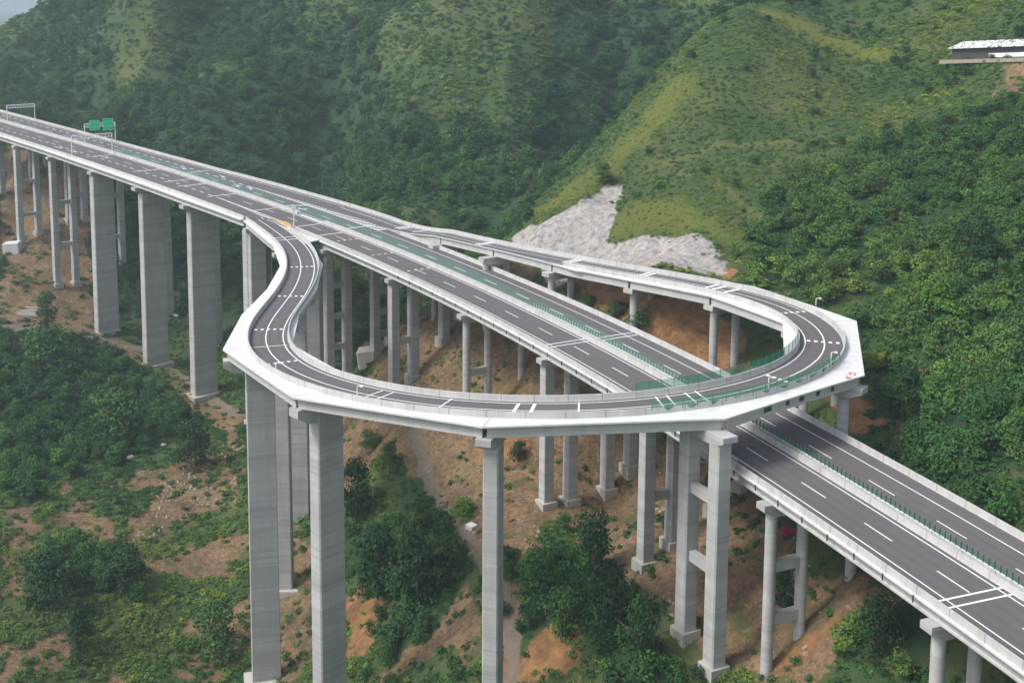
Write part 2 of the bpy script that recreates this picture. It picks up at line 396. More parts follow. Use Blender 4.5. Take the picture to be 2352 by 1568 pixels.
FORE = [poly(p) for p in ([(0,775),(230,805),(400,900),(440,960),(300,1060),(150,1110),(0,1180)], [(1690,660),(1800,420),(2000,330),(2352,200),(2500,600),(2352,1300),(2000,1010),(2000,720)],
    [(805,1180),(1040,1200),(1100,1330),(1090,1440),(960,1480),(820,1360)], [(1180,1280),(1320,1260),(1440,1330),(1530,1440),(1540,1567),(1440,1567),(1330,1430),(1200,1480)],
    [(1890,1400),(2000,1330),(2130,1450),(2130,1567),(1880,1567)], [(70,1290),(240,1240),(330,1280),(300,1370),(110,1380)], [(560,330),(760,300),(1000,440),(1180,545),(1360,330),(1260,200),(1140,330),(900,380)])]
YELL = [poly(p) for p in ([(1180,535),(1300,430),(1420,330),(1560,170),(1600,190),(1480,330),(1400,410),(1290,480),(1200,520)], [(1730,25),(1760,20),(1870,65),(2060,118),(2040,140),(1850,85)],
    [(1400,480),(1560,450),(1680,560),(1560,540),(1420,535)])]
TRAIL = [poly(p) for p in ([(1480,395),(1700,335),(2000,310),(2290,262)], [(1560,400),(1700,470),(1800,520)], [(1740,25),(1860,70),(2000,112)])]
def fields(x, y):
    d = mask(DIRT, x, y, 6); o = mask(ORNG, x, y, 3); r = mask(ROCK, x, y, 2.5); f = mask(FORE, x, y, 8); ye = mask(YELL, x, y, 5)
    pa = np.clip(1.5 - np.abs(np.minimum(pdist(PATHS[0], x, y), pdist(PATHS[1], x, y)*.7) + fbm(x, y, .3, 2, 5)*1.5)/1.5, 0, 1)
    tr = np.clip(1.2 - np.minimum(np.minimum(pdist(TRAIL[0], x, y), pdist(TRAIL[1], x, y)), pdist(TRAIL[2], x, y))/1.2, 0, 1)
    bare = (np.clip((fbm(x, y, 1/13., 4, 201) - .07)*9, 0, 1)*np.clip((-38 - x)/10, 0, 1)*np.clip((335 - y)/25, 0, 1)) * (1 - f)
    d = np.maximum(d, bare)
    f = np.maximum(f, np.clip((y - 430)/60, 0, 1) * ((hgrid(x, y) < -45 + fbm(x, y, 1/60., 3, 9)*60) | (gully_(x, y) > .10)))
    f = f * (1-d) * (1-o) * (1-r)
    return d, o, r, f, ye, pa, tr
vx, vy, vz = GX.ravel(), GY.ravel(), GZ.ravel()
fd, fo, fr, ff, fy_, fp, ft = fields(vx, vy)
vz = vz - fr * 1.0 + fr * (fbm(vx, vy, 1/5., 3, 77) * .9 + np.abs(fbm(vx, vy, 1/11., 2, 78)) * 3)
nx, ny = len(ax), len(ay)
idx = np.arange(nx*ny).reshape(ny, nx)
fc = np.stack([idx[:-1, :-1], idx[:-1, 1:], idx[1:, 1:], idx[1:, :-1]], -1).reshape(-1, 4)
me = bpy.data.meshes.new('hillside_terrain')
me.from_pydata(np.stack([vx, vy, vz], -1).tolist(), [], fc.tolist())
me.polygons.foreach_set('use_smooth', [True]*len(fc))
for nm, a in (('dirt', fd), ('orange', fo), ('rock', fr), ('wood', ff), ('yellow', fy_), ('path', np.maximum(fp, 0)), ('trail', ft)):
    at_ = me.attributes.new(nm, 'FLOAT', 'POINT'); at_.data.foreach_set('value', np.asarray(a, np.float32))
t = NT('hillside_ground')
veg = t.mix(t.ramp(t.noise(.03, 5, .65), [(.35, 0.), (.65, 1.)]), (.04, .088, .028), (.12, .155, .045))
veg = t.mix(t.ramp(t.noise(.9, 5, .7), [(.4, 0.), (.7, .7)]), veg, (.03, .055, .025))
veg = t.mix(t.ramp(t.noise(.085, 5, .7), [(.55, 0.), (.68, .4)]), veg, (.20, .15, .075))
veg = t.mix(t.attr('wood'), veg, t.mix(t.noise(.5, 4), (.018, .048, .02), (.045, .095, .035)))
veg = t.mix(t.math('MULTIPLY', t.attr('yellow'), .7), veg, (.15, .165, .03))
veg = t.mix(t.math('MULTIPLY', t.attr('trail'), .7), veg, (.16, .17, .05))
gully = t.noise(1., 5, .7, t.scale((.10, .10, .02)))
dirt = t.mix(t.ramp(t.noise(.12, 6, .7), [(.35, 0.), (.65, 1.)]), (.175, .115, .065), (.345, .225, .125))
dirt = t.mix(t.ramp(t.noise(.8, 6, .75), [(.46, 0.), (.62, .8)]), dirt, (.10, .062, .038))
dirt = t.mix(t.ramp(t.noise(2.6, 3, .6), [(.62, 0.), (.70, .8)]), dirt, (.48, .40, .30))
dirt = t.mix(t.ramp(t.noise(.22, 5, .7), [(.54, 0.), (.64, .8)]), dirt, (.085, .12, .035))
orng = t.mix(t.ramp(t.noise(.35, 6, .7), [(.38, 0.), (.62, 1.)]), (.22, .115, .05), (.40, .215, .095))
orng = t.mix(t.ramp(t.noise(1.1, 4, .7), [(.55, 0.), (.7, .6)]), orng, (.14, .075, .04))
rock = t.mix(t.ramp(t.noise(.55, 6, .75, t.scale((1., 1., .45))), [(.36, 0.), (.58, 1.)]), (.20, .19, .185), (.49, .46, .43))
rock = t.mix(t.ramp(t.noise(.12, 4, .6), [(.5, 0.), (.7, .5)]), rock, (.46, .37, .30))
def soft(nm, sc=1.6, am=.5):
    a = t.math('ADD', t.attr(nm), t.math('MULTIPLY', t.math('SUBTRACT', t.noise(sc, 4, .7), .5), am)); return t.ramp(a, [(.42, 0.), (.58, 1.)])
col = t.mix(soft('dirt'), veg, dirt); col = t.mix(soft('orange'), col, orng); col = t.mix(soft('rock', 2.5, .3), col, rock)
col = t.mix(t.math('MULTIPLY', soft('path'), .8), col, t.mix(t.noise(1.5, 4), (.19, .15, .12), (.29, .235, .19)))
t.bump(t.noise(.9, 6, .75), .9, .9)
M['ground'] = t.out(col, .95); me.materials.append(M['ground'])
terr = bpy.data.objects.new('hillside_terrain', me); C.objects.link(terr); tag(terr, kind='structure')

t = NT('far_hill'); M['farhill'] = t.out(t.mix(t.noise(.01, 5), (.03, .055, .03), (.06, .085, .045)), .95)
# distant hazy mountain at the left edge
def mountain():
    xs = np.linspace(-3600, 400, 90); ys = np.linspace(2300, 4200, 40); X, Y = np.meshgrid(xs, ys)
    pk = at(150, -60, 3000)
    Z = -140 + 235*np.exp(-(((X-pk[0]-330)/420)**2 + ((Y-3200)/700)**2)) + fbm(X, Y, 1/500., 5, 2)*120*np.exp(-((X-pk[0]-300)/600)**2)
    n = len(xs); ii = np.arange(X.size).reshape(X.shape)
    f = np.stack([ii[:-1, :-1], ii[:-1, 1:], ii[1:, 1:], ii[1:, :-1]], -1).reshape(-1, 4)
    o = obj('distant_mountain', np.stack([X, Y, Z], -1).reshape(-1, 3).tolist(), f.tolist(), M['farhill'], None, True); tag(o, kind='structure')
mountain()

# ------------------------------------------------------------ motorway viaducts
def ip(xs, ys): return lambda s: float(np.interp(s, xs, ys))
aN = ip([-620,-364,-324,-292,-248,-208,-168.01,-168,-150,-146,140], [-16.2,-16.4,-17.0,-17.4,-17.6,-17.7,-17.7,-12.22,-12.22,-11.7,-11.7])
eN = ip([-620,-364,-324,-292,-248,-208,-168.01,-168,-150,-146,140], [-18.0,-18.2,-18.8,-19.7,-20.2,-20.2,-19.2,-12.3,-12.3,-12.5,-12.5])
aF = ip([-620,-420,-316,-248,-212,-168.01,-168,-130,-126,160], [12.8,12.8,13.3,14.7,17.3,19.6,12.22,12.22,11.5,11.5])
eF = ip([-620,-420,-316,-248,-212,-168.01,-168,-130,-126,160], [13.8,13.8,14.4,15.8,18.5,20.8,12.3,12.3,12.3,12.3])
JN = [-560,-520,-482,-442,-420,-385,-352,-320,-282,-245,-208,-168,-128,-90,-52,-15,24,62,99,136]
SA, SB = -600, 200
def seg(a, b, brk=(-168,), d=4.0):
    L = []; pts = [a] + [q for q in brk if a < q < b] + [b]
    for i in range(len(pts)-1):
        L.append(rng(pts[i] + (.001 if i else 0), pts[i+1] - (.02 if i < len(pts)-2 else 0), d))
    return L
def jersey(pos, st, oin, sgn, mb, h=1.05):
    """parapet with its foot at offset oin, going outwards in direction sgn"""
    mb.sweep(pos, st, lambda t: [(oin(t), -.1), (oin(t) + sgn*.12, .25), (oin(t) + sgn*.20, h), (oin(t) + sgn*.42, h), (oin(t) + sgn*.45, -.1)])
def dashes(mb, pos, a, b, o, ln, gap, wd=.22, ph=0., dz=.012):
    of = o if callable(o) else (lambda t: o); s = a + ph
    while s + ln <= b:
        mb.strip(pos, rng(s, s+ln, 3), lambda t: of(t) - wd/2, lambda t: of(t) + wd/2, dz); s += ln + gap
def line(mb, pos, a, b, o, wd=.22, dz=.012, d=3.):
    of = o if callable(o) else (lambda t: o)
    mb.strip(pos, rng(a, b, d), lambda t: of(t) - wd/2, lambda t: of(t) + wd/2, dz)
def cross(mb, pos, s, o0, o1, wd=.5, dz=.018, dash=0):
    if dash:
        n = int(abs(o1-o0) / dash); 
        for i in range(n):
            if i % 2 == 0: mb.strip(pos, [s-wd/2, s+wd/2], o0 + (o1-o0)*i/n, o0 + (o1-o0)*(i+1)/n, dz)
    else: mb.strip(pos, [s-wd/2, s+wd/2], o0, o1, dz)
def pfn(pos): return pos
GW = [(-.35,-.27),(.35,-.27),(.18,-.55),(.18,-1.75),(.38,-1.95),(.38,-2.2),(-.38,-2.2),(-.38,-1.95),(-.18,-1.75),(-.18,-.55)]
def girders(parent, pos, st, o0, o1, n, mat):
    for i in range(n):
        f = (i + .5) / n if n > 1 else .5
        mb = MB(); c = lambda t: o0(t) + (o1(t)-o0(t)) * (0.0 + (i / (n-1)))
        mb.sweep(pos, st, lambda t: [(c(t)+a, b) for a, b in GW]); mb.build('girder', mat, parent)
def slab(parent, pos, st, o0, o1, name='deck_slab'):
    mb = MB(); mb.sweep(pos, st, lambda t: [(o0(t), -.03), (o1(t), -.03), (o1(t), -.30), (o0(t), -.30)]); return mb.build(name, M['slab'], parent)
def pier(parent, name, label, cap, cols, beams=(), foot=None, ground=None, rz=0.):
    """cap: list of (ringA, ringB) prisms; cols: (x, y, ztop, kind, sx, sy); beams at heights"""
    mb = MB(); tops = []
    for a, b in cap: mb.prism(a, b)
    cx = sum(c[0] for c in cols)/len(cols); cy = sum(c[1] for c in cols)/len(cols)
    for x, y, zt, kind, sx, sy in cols:
        zb = hz(x, y) - 2.5
        if kind == 'o': mb.cyl((x, y, zb), (x, y, zt), sx/2, sx/2, 20)
        else:
            c = .22 if min(sx, sy) > 2.5 else .12; H = zt - zb; cs, sn = math.cos(rz), math.sin(rz)
            def ring(z, k=1.):
                R = []
                for ux, uy in ((-sx/2+c,-sy/2),(sx/2-c,-sy/2),(sx/2,-sy/2+c),(sx/2,sy/2-c),(sx/2-c,sy/2),(-sx/2+c,sy/2),(-sx/2,sy/2-c),(-sx/2,-sy/2+c)):
                    ux *= k; uy *= k; R.append((x + ux*cs - uy*sn, y + ux*sn + uy*cs, z))
                return R
            mb.prism(ring(zb, 1.06), ring(zt))
    pr = mb.build('pier', M['pier'], parent, loc=(cx, cy, cols[0][2]))
    if label: pr['label'] = label
    for z in beams:
        for i in range(len(cols)-1):
            a, b = cols[i], cols[i+1]; m2 = MB()
            d = math.hypot(b[0]-a[0], b[1]-a[1]); ang = math.atan2(b[1]-a[1], b[0]-a[0]); L = d - (a[4] if a[3] == 'o' else a[4]) + .5
            m2.box(((a[0]+b[0])/2, (a[1]+b[1])/2, z), L, 1.2, 1.7, ang); m2.build('crossbeam', M['pier'], pr)
    if foot:
        for x, y, zt, kind, sx, sy in (cols if foot == 'each' else [(cx, cy, 0, 0, 0, 0)]):
            m2 = MB(); g = hz(x, y)
            wx, wy = (3.6, 3.6) if foot == 'each' else foot[:2]
            m2.box((x, y, g - .4), wx, wy, 3.0, rz); m2.build('footing', M['footing'], pr)
    return pr
def capbox(pos, s, o0, o1, z0, z1, wd=2.2, taper=0.9):
    """straight cap beam across the deck at station s, its ends drawn in underneath"""
    P0 = pos(s, o0); P1 = pos(s, o1); d = (P1 - P0); d.z = 0; d.normalize(); n = Vector((-d.y, d.x, 0)) * (wd/2); up = Vector((0, 0, 1))
    def R(P, e): return [P + n + up*z0, P - n + up*z0, P - n + up*e, P + n + up*e]
    L = (P1-P0).length; zc = (z0+z1)/2
    A0, A1 = P0 + d*min(2.2, L*.2), P1 - d*min(2.2, L*.2)
    return [(R(P0, zc), R(A0, z1)), (R(A0, z1), R(A1, z1)), (R(A1, z1), R(P1, zc))]
def main_viaduct(side):
    near = side < 0
    c = mpos(-20, side*6)
    root = thing('motorway_viaduct', 'near carriageway viaduct on tall wall piers, passing under the loop ramp' if near else
                 'far carriageway viaduct with a green reflection painted on its asphalt, on the hill side of the median', 'viaduct', c)
    root['_o'] = 1
    a_, e_ = (aN, eN) if near else (aF, eF)
    oin = (lambda t: -.15) if near else (lambda t: .15)
    for st in seg(SA, SB):
        slab(root, mpos, st, oin, e_)
        mb = MB(); mb.strip(mpos, st, (lambda t: side*.75), a_, 0.0); mb.build('road_surface', M['asphalt'], root)
        gi = (lambda t: side*1.3); go = (lambda t: e_(t) - side*1.25)
        girders(root, mpos, rng(st[0], st[-1], 8.), gi, go, 5, M['girder'])
    if not near:
        mb = MB(); mb.strip(mpos, rng(-330, 12, 4), 1.45, ip([-330,-270,-60,12],[7.6,8.5,6.8,4.9]), .004); mb.build('green_reflection', M['asphalt_reflection'], root)  # green reflection beside the median, painted on as a tinted strip
    # parapets
    mb = MB(); segs = [(SA, -168.02), (-145.5, SB)] if near else [(SA, -168.02), (-125, SB)]
    for a, b in segs: jersey(mpos, rng(a, b, 4.), a_, side, mb)
    mb.build('parapet', M['parapet'], root)
    mb = MB(); jersey(mpos, rng(SA, -166, 4.), (lambda t: side*.75), -side, mb, .95); jersey(mpos, rng(-150, SB, 4.), (lambda t: side*.75), -side, mb, .95)
    mb.build('median_barrier', M['parapet'], root)
    # painted lines
    mb = MB()
    line(mb, mpos, SA, SB, side*1.5)
    if near:
        line(mb, mpos, -204, SB, -9.55); dashes(mb, mpos, SA, SB, -5.5, 6, 9, ph=2.)
        dashes(mb, mpos, SA, -206, ip([SA,-240,-206],[-9.4,-9.4,-9.7]), 3, 3, .4)
        line(mb, mpos, SA, -170, lambda t: aN(t) + 1.5 - (0 if t < -240 else 0))
        for s in (-300,): cross(mb, mpos, s, -1, -12.8, .6)
        for s in (-262,-238,-228,-206,-178,-150,-136): cross(mb, mpos, s, -1.6, -9.3 if s > -200 else -12., .5)
        for s in (-262,-228,-128,-108,-88): cross(mb, mpos, s+1.2, -1.6, -9.3, .45, dash=.9)
        for s in (-16.6,-14.8,98.4,100.2): cross(mb, mpos, s, -.8, -11.6, .35)
        for s, o in ((-300,-7),(-330,-11.5),(-318,-11.2)):   # worn arrow marks
            line(mb, mpos, s, s+6, o, .35); line(mb, mpos, s+4.5, s+6, o+.7, .8)
        # hatched gore between the motorway edge line and the ramp edge line
        s = -196
        while s < -147:
            o1 = float(np.interp(s, [-204,-184,-168,-146], [-9.7,-10.3,-11.3,-12.1]))
            mb.strip(mpos, [s, s+.8], -9.55, o1, .016); s += 2.0
        line(mb, mpos, -204, -168.2, ip([-204,-184,-168],[-9.6,-10.3,-11.4]))
    else:
        line(mb, mpos, -216, SB, ip([-216,-150,SB],[9.0,8.7,8.6])); dashes(mb, mpos, SA, SB, 4.75, 6, 9, ph=5.)
        dashes(mb, mpos, SA, -212, 8.6, 3, 3, .4)
        line(mb, mpos, SA, -168.2, lambda t: aF(t) - 1.4)
        for s in (-250,-140): cross(mb, mpos, s, 1.6, 12., .5)
        for s in (-16.,-14.2): cross(mb, mpos, s, 1.6, 11.3, .35)
        for s, o in ((-262,6.8),(-222,6.6),(-215,7.6),(-240,10.6)): line(mb, mpos, s, s+5, o, .35); line(mb, mpos, s+3.6, s+5, o-.7, .7)
        s = -204
        while s < -132:
            o1 = float(np.interp(s, [-212,-184,-160,-132], [9.2,10.2,11.6,12.1]))
            mb.strip(mpos, [s, s+.8], 8.8, o1, .016); s += 2.0
        line(mb, mpos, -212, -168.2, ip([-212,-184,-168],[9.1,10.2,11.1]))
    mb.build('lane_markings', M['paint'], root)
    # piers
    for s in JN:
        if s < -400: continue
        zc = mpos(s, 0).z; e = e_(s)
        wide = abs(e) > 13
        rz = mhead(s) + PI/2
        cap = capbox(mpos, s, side*1.6, e + side*.4 - (0 if near else 0), -2.25, -4.3)
        if s in (-282,-245,-208,-168):
            oc = (-15.2 if s == -282 else -13.9) if near else 8.2
            p = mpos(s, oc); cap = capbox(mpos, s, side*1.6, e + side*.3, -2.25, -4.6, 3.2)
            pier(root, 'pier', None, cap, [(p.x, p.y, zc-3.6, 'q', 8.2, 3.3)], (), (11, 7) if s in (-245, -208) or not near else (9, 5), rz=rz)
        else:
            if wide: offs = (-17.2, -9.3) if near else (4.6, 11.6)
            else: offs = (-10.8, -4.9) if near else (4.6, 10.6)
            kind = 'o' if s in (-52, 62, 99, 136) else 'q'
            sz = 1.85 if kind == 'o' else 2.3
            cols = [(*mpos(s, o).xy, zc-3.9, kind, sz, sz) for o in offs]
            g = min(hz(c[0], c[1]) for c in cols); H = zc - 4 - g; bm_ = []
            nb = {-128: 4, -90: 1, -52: 1, -352: 2, -320: 2, 62: 2, 99: 1, 24: 1}.get(s, 0 if abs(s+15) < 1 else 1)
            if s == -52 and not near: nb = 1
            for i in range(nb): bm_.append(zc - 4 - H*(i+1)/(nb+1))
            pier(root, 'pier', None, cap, cols, bm_, 'each' if s in (-90,-15,24,-352,-320,-128) else None, rz=rz)
    return root
VN = main_viaduct(-1); VF = main_viaduct(1)
# drainage stubs under the near parapet
for s in range(-84, 100, 6):
    mb = MB(); a = mpos(s, -12.58, -.1); mb.cyl(a, a + Vector((0, 0, -.9)), .11, .11, 8); mb.build('drain_pipe', M['dark'], VN)

# ------------------------------------------------------------ loop ramp viaduct
RJ = [(0,-4.6,9),(37,-5.0,5.7),(62,-5.3,5.7),(87,-6.5,5.5),(111,-7.5,5.2),(137.7,-8.6,5.0),(171.2,-8.5,5.0),(204.8,-8.0,5.0),(238.4,-9.0,5.0),(265.3,-9.5,5.2),
      (292.1,-9.6,5.4),(319,-8.1,6.2),(342.5,-5.6,6.3),(369,-5.2,6.0),(396,-4.9,5.6),(423,-4.7,5.4),(450,-4.6,5.3),(RL,-4.6,9)]
RJ = [j for i, j in enumerate(RJ) if j[0] < RL - 12 or i == len(RJ)-1]
def rlim(t):
    """inner side: distance to the motorway's own edge where the ramp runs beside it"""
    if 60 < t < RL - 130: return 99
    p = rpos(t, 0); s, o = moff(p.x, p.y); d = abs(o) - 12.34
    return d / max(.3, abs(math.cos(rhead(t) - mhead(s))))
_lc = {}
def lim(t):
    k = round(t, 2)
    if k not in _lc: _lc[k] = rlim(t)
    return _lc[k]
def chord(t, side):
    for (a, oa, ia), (b, ob, ib) in zip(RJ[:-1], RJ[1:]):
        if t <= b + 1e-6: break
    A, B = (rpos(a, oa), rpos(b, ob)) if side < 0 else (rpos(a, ia), rpos(b, ib))
    p = rpos(t, 0); h = rhead(t); n = Vector((-math.sin(h), math.cos(h))); d = (B - A).xy; q = (A - p).xy
    cr = lambda u, v: u.x*v.y - u.y*v.x
    return cr(q, d) / cr(n, d)
def ro(t): return min(chord(t, -1), -3.95)
def ri(t):
    c = max(4.9, chord(t, 1)) if lim(t) > 9.2 else 9; return min(c, lim(t))
def ai(t): return min(4.3, lim(t))
rc_ = rpos(205, 0)
ramp = thing('loop_ramp_viaduct', 'curved loop ramp viaduct with bright white slab edges, sweeping over the motorway', 'viaduct', rc_); ramp['_o'] = 1
# each span is a straight piece between two piers
for (a, _, _), (b, _, _) in zip(RJ[:-1], RJ[1:]):
    st = rng(a + .04, b - .04, 1.6)
    slab(ramp, rpos, st, ro, ri, 'deck_slab')
    g0 = (lambda t: ro(t) + 1.0); g1 = (lambda t: min(ri(t), 8.) - .8)
    for i in range(4):
        mb = MB(); mb.sweep(rpos, rng(a+.35, b-.35, 6.), lambda t: [(g0(t) + (g1(t)-g0(t))*i/3 + u*(.6 if i in (0, 3) else 1), v) for u, v in
                 ([(-.35,-.27),(.35,-.27),(.35,-1.9),(.42,-1.95),(.42,-2.15),(-.42,-2.15),(-.42,-1.95),(-.35,-1.9)] if i in (0, 3) else GW)]); mb.build('girder', M['girder'], ramp)
full = rng(0.05, RL-.05, 1.8)
mb = MB(); mb.strip(rpos, full, lambda t: -3.3, ai, 0.002); mb.build('road_surface', M['asphalt'], ramp)
mb = MB(); jersey(rpos, full, lambda t: -3.3, -1, mb)
ok = [t for t in full if lim(t) > 4.95]; jersey(rpos, ok, lambda t: 4.3, 1, mb); mb.build('parapet', M['parapet'], ramp)
RI0, RI1 = ok[0], ok[-1]
mb = MB()
line(mb, rpos, .2, RL-.2, 0., .24, .014, 2.); line(mb, rpos, RI0-14, RI1+12, lambda t: min(3.46, lim(t)-.15), .22, .014, 2.)
line(mb, rpos, 300, RL-.2, -2.5, .2, .014, 2.)
for s in (27.4, 30.6): cross(mb, rpos, s, -3., 3.2, .45, .02)
for s in (64, 94, 124, 151, 255, 279, 299): cross(mb, rpos, s, -2.7, 3.2, .95 if s not in (151, 255) else .8, .02, dash=.62)
for s in (138, 195, 218): cross(mb, rpos, s, -3., 3.9, .3, .02)
for s in (180.5, 183, 231.5, 233.5, 237, 239): cross(mb, rpos, s, -3., 3.2 if s < 230 else 4., .3, .02)
for s in (207.6, 210.4): cross(mb, rpos, s, -3.1, 3.3, .6, .02)
for s in (319, 322.5, 324.5, 342, 343.5, 366, 367.5, 403, 404.5, 449, 451, 440): cross(mb, rpos, s, -3.1, 1.8, .9, .02)
t = 0.5
while t < RI0 + 22:                      # hatching in the nose of the exit gore
    a = 3.5; b = min(4.3, lim(t)); 
    if t > 4 and b - a > .1: mb.strip(rpos, [t, t+.7], a, b, .018)
    t += 1.8
mb.build('lane_markings', M['paint'], ramp)
# red paint scrawled on the slab corner, dark tags on the girder face
mb = MB()
rr = random.Random(3)
c0 = rpos(266, -7.0)
for i in range(9):
    u = rr.uniform(-2.4, 2.4); v = rr.uniform(-.5, .5); L = rr.uniform(.5, 1.4); a = rhead(266) - PI + rr.uniform(-.9, .9)
    p = rpos(264.0 + u*.9, -7.6 + v*1.1, -.018); d = Vector((math.cos(a), math.sin(a), 0))*L/2; n = Vector((-d.y, d.x, 0)).normalized()*.13
    mb.add([p-d-n, p+d-n, p+d+n, p-d+n], [(0,1,2,3)])
mb.build('painted_marks', M['redcloth'], ramp)
mb = MB()
for s, w_ in ((246.5, 1.6), (250.5, .8), (253.4, 1.0), (256.8, .8), (259.8, .7)):
    g = lambda t: ro(t) + 1.0 - .215
    a, b = s-w_/2, s+w_/2; mb.add([rpos(a, g(a), -.75), rpos(b, g(b), -.75), rpos(b, g(b), -1.6), rpos(a, g(a), -1.6)], [(0,1,2,3)])
mb.build('graffiti_tags', M['dark'], ramp)
def rcap(s, o0, o1, ang=None, wd=2.6, dep=2.0):
    h = rhead(s) if ang is None else ang; P = rpos(s, 0); n = Vector((-math.sin(h), math.cos(h), 0))
    pos = lambda t, o, dz=0: P + n*o + Vector((0, 0, dz))
    return capbox(pos, 0, o0, o1, -2.2, -2.2-dep, wd), pos, h
def rpier(s, o0, o1, cols, label=None, beams=(), foot=None, ang=None, wd=2.6, dep=2.0):
    cap, pos, h = rcap(s, o0, o1, ang, wd, dep); L = []
    for o, kind, sx, sy in cols:
        p = pos(0, o); L.append((p.x, p.y, p.z - 2.2 - dep*.6, kind, sx, sy))
    return pier(ramp, 'pier', label, cap, L, beams, foot, rz=h + PI/2)
rpier(2, -4.8, 2, [(-1, 'q', 5, 3)], None, (), None)
rpier(37, -5.2, 5.4, [(1.0, 'q', 6.0, 2.8)])
rpier(62, -5.2, 5.4, [(1.5, 'q', 6.4, 2.8)])
rpier(87, -6.4, 5.2, [(0., 'q', 5.6, 2.8)])
rpier(111, -7.4, 5.2, [(0.2, 'q', 5.0, 2.6)], None, (), (8, 5))
rpier(137.7, -8.6, 5.0, [(-1.5, 'q', 5.5, 2.4)], 'tall wide wall pier at the left bend, stained with horizontal casting lines', (), (9, 6), dep=2.6)
rpier(171.2, -8.4, 5.0, [(-1.6, 'q', 5.4, 2.9)], 'thick tall pier with a flared head', (), None, dep=2.8)
rpier(204.8, -8.0, 5.0, [(-2.2, 'q', 3.4, 2.6)], 'slender tall pier under the middle of the ramp', (), None, dep=2.2)
# the framed two-column pier
cA, cB = (32.6, 177.4), (29.0, 184.4); zc_ = rpos(238.4, 0).z; zt = zc_ - 3.6
_d = (Vector(cB) - Vector(cA)).normalized(); fpos = lambda t, o, dz=0: Vector((cA[0] + _d.x*o, cA[1] + _d.y*o, zc_ + dz))
pier(ramp, 'pier', 'framed pier of two square columns with crossbeams', capbox(fpos, 0, -2.5, 11.0, -2.2, -4.1, 2.8), [(*cA, zt, 'q', 2.6, 2.6), (*cB, zt, 'q', 2.6, 2.6)], (-77.5, -89.), 'each', rz=math.atan2(_d.y, _d.x))
rpier(265.3, -9.7, 4.0, [(-6.0, 'o', 2.0, 2.0)])
rpier(292.1, -9.2, 5.2, [(-6.0, 'o', 1.9, 1.9), (0.5, 'o', 1.9, 1.9)])
rpier(319, -8.0, 6.3, [(4.3, 'o', 1.8, 1.8), (-2.6, 'o', 1.8, 1.8)])
for s, a, b in ((342.5,-5.2,6.2),(369,-4.8,6.0),(396,-4.5,5.5),(423,-4.4,5.2),(450,-4.4,5.0)): 
    if s < RL - 8: rpier(s, a, b, [(3.9, 'o', 1.8, 1.8), (-2.6, 'o', 1.8, 1.8)])

# ------------------------------------------------------------ vegetation
def mat_leaf(name):
    t = NT(name)
    oi = t.n('ObjectInfo').outputs['Random']; tint = t.attr('tint', 'INSTANCER'); var = t.attr('rnd', 'INSTANCER')
    base = t.ramp(tint, [(0., (.013, .046, .021)), (.35, (.034, .094, .030)), (.65, (.088, .145, .036)), (1., (.20, .24, .05))])
    big = t.noise(.02, 3, .6)
    base = t.mix(t.ramp(big, [(.35, 0.), (.65, .55)]), base, (.045, .09, .034), 'MIX')
    col = t.mix(t.math('MULTIPLY', var, .9), base, t.mix(1., base, (2.1, 2.1, 1.5), 'MULTIPLY'))
    col = t.mix(t.ramp(t.noise(.8, 2), [(.4, 0.), (.7, .5)]), col, t.mix(1., col, (.45, .5, .5), 'MULTIPLY'))
    t.out(col, .75); t.b.inputs['Specular IOR Level'].default_value = .15
    return t.m
M['leaf'] = mat_leaf('hillside_leaves')
def mat_crown(name, a, b):
    t = NT(name); n = t.ramp(t.noise(.55, 3, .6), [(.35, 0.), (.65, 1.)])
    t.out(t.mix(n, a, b), .75); t.b.inputs['Specular IOR Level'].default_value = .15; return t.m
CR = {'dark': mat_crown('dark_crown_leaves', (.014, .045, .020), (.036, .09, .030)), 'mid': mat_crown('mid_crown_leaves', (.035, .09, .028), (.075, .16, .04)),
      'bright': mat_crown('bright_crown_leaves', (.05, .12, .02), (.10, .22, .03))}
M['bark'] = mat_simple('bark', (.09, .07, .05), .9, .3)
def leaf_cloud(rnd, lobes, n, size, up=.45):
    """leaf-sized quads spread through and around a set of ellipsoid lobes (cx, cy, cz, rx, ry, rz)"""
    v = []; f = []; wt = [l[3]*l[4]+l[3]*l[5] for l in lobes]
    for i in range(n):
        l = rnd.choices(lobes, wt)[0]
        d = Vector((rnd.gauss(0, 1), rnd.gauss(0, 1), rnd.gauss(0, 1))).normalized(); r = rnd.uniform(.35, 1.08) ** .45
        if d.z < -.3: d.z *= .3
        p = Vector((l[0] + d.x*l[3]*r, l[1] + d.y*l[4]*r, l[2] + d.z*l[5]*r))
        nrm = (d + Vector((rnd.gauss(0, .5), rnd.gauss(0, .5), rnd.gauss(0, .4) + up))).normalized()
        u = nrm.orthogonal().normalized(); w_ = nrm.cross(u); a = rnd.uniform(0, 2*PI)
        u, w_ = u*math.cos(a) + w_*math.sin(a), w_*math.cos(a) - u*math.sin(a); s = size*rnd.uniform(.6, 1.3)
        b = len(v); k = rnd.uniform(.4, .75)
        v += [p - u*s, p + w_*s*k, p + u*s + nrm*s*-.25, p - w_*s*k]; f.append((b, b+1, b+2, b+3))
    return v, f
def proto(name, rnd, lobes, n, size, mat):
    v, f = leaf_cloud(rnd, lobes, n, size)
    me = bpy.data.meshes.new(name); me.from_pydata([tuple(p) for p in v], [], f); me.materials.append(mat); me.update()
    return bpy.data.objects.new(name, me)
rv = random.Random(11)
def coll(name, obs):
    c = bpy.data.collections.new(name)
    for o in obs: c.objects.link(o)
    return c
shr = []
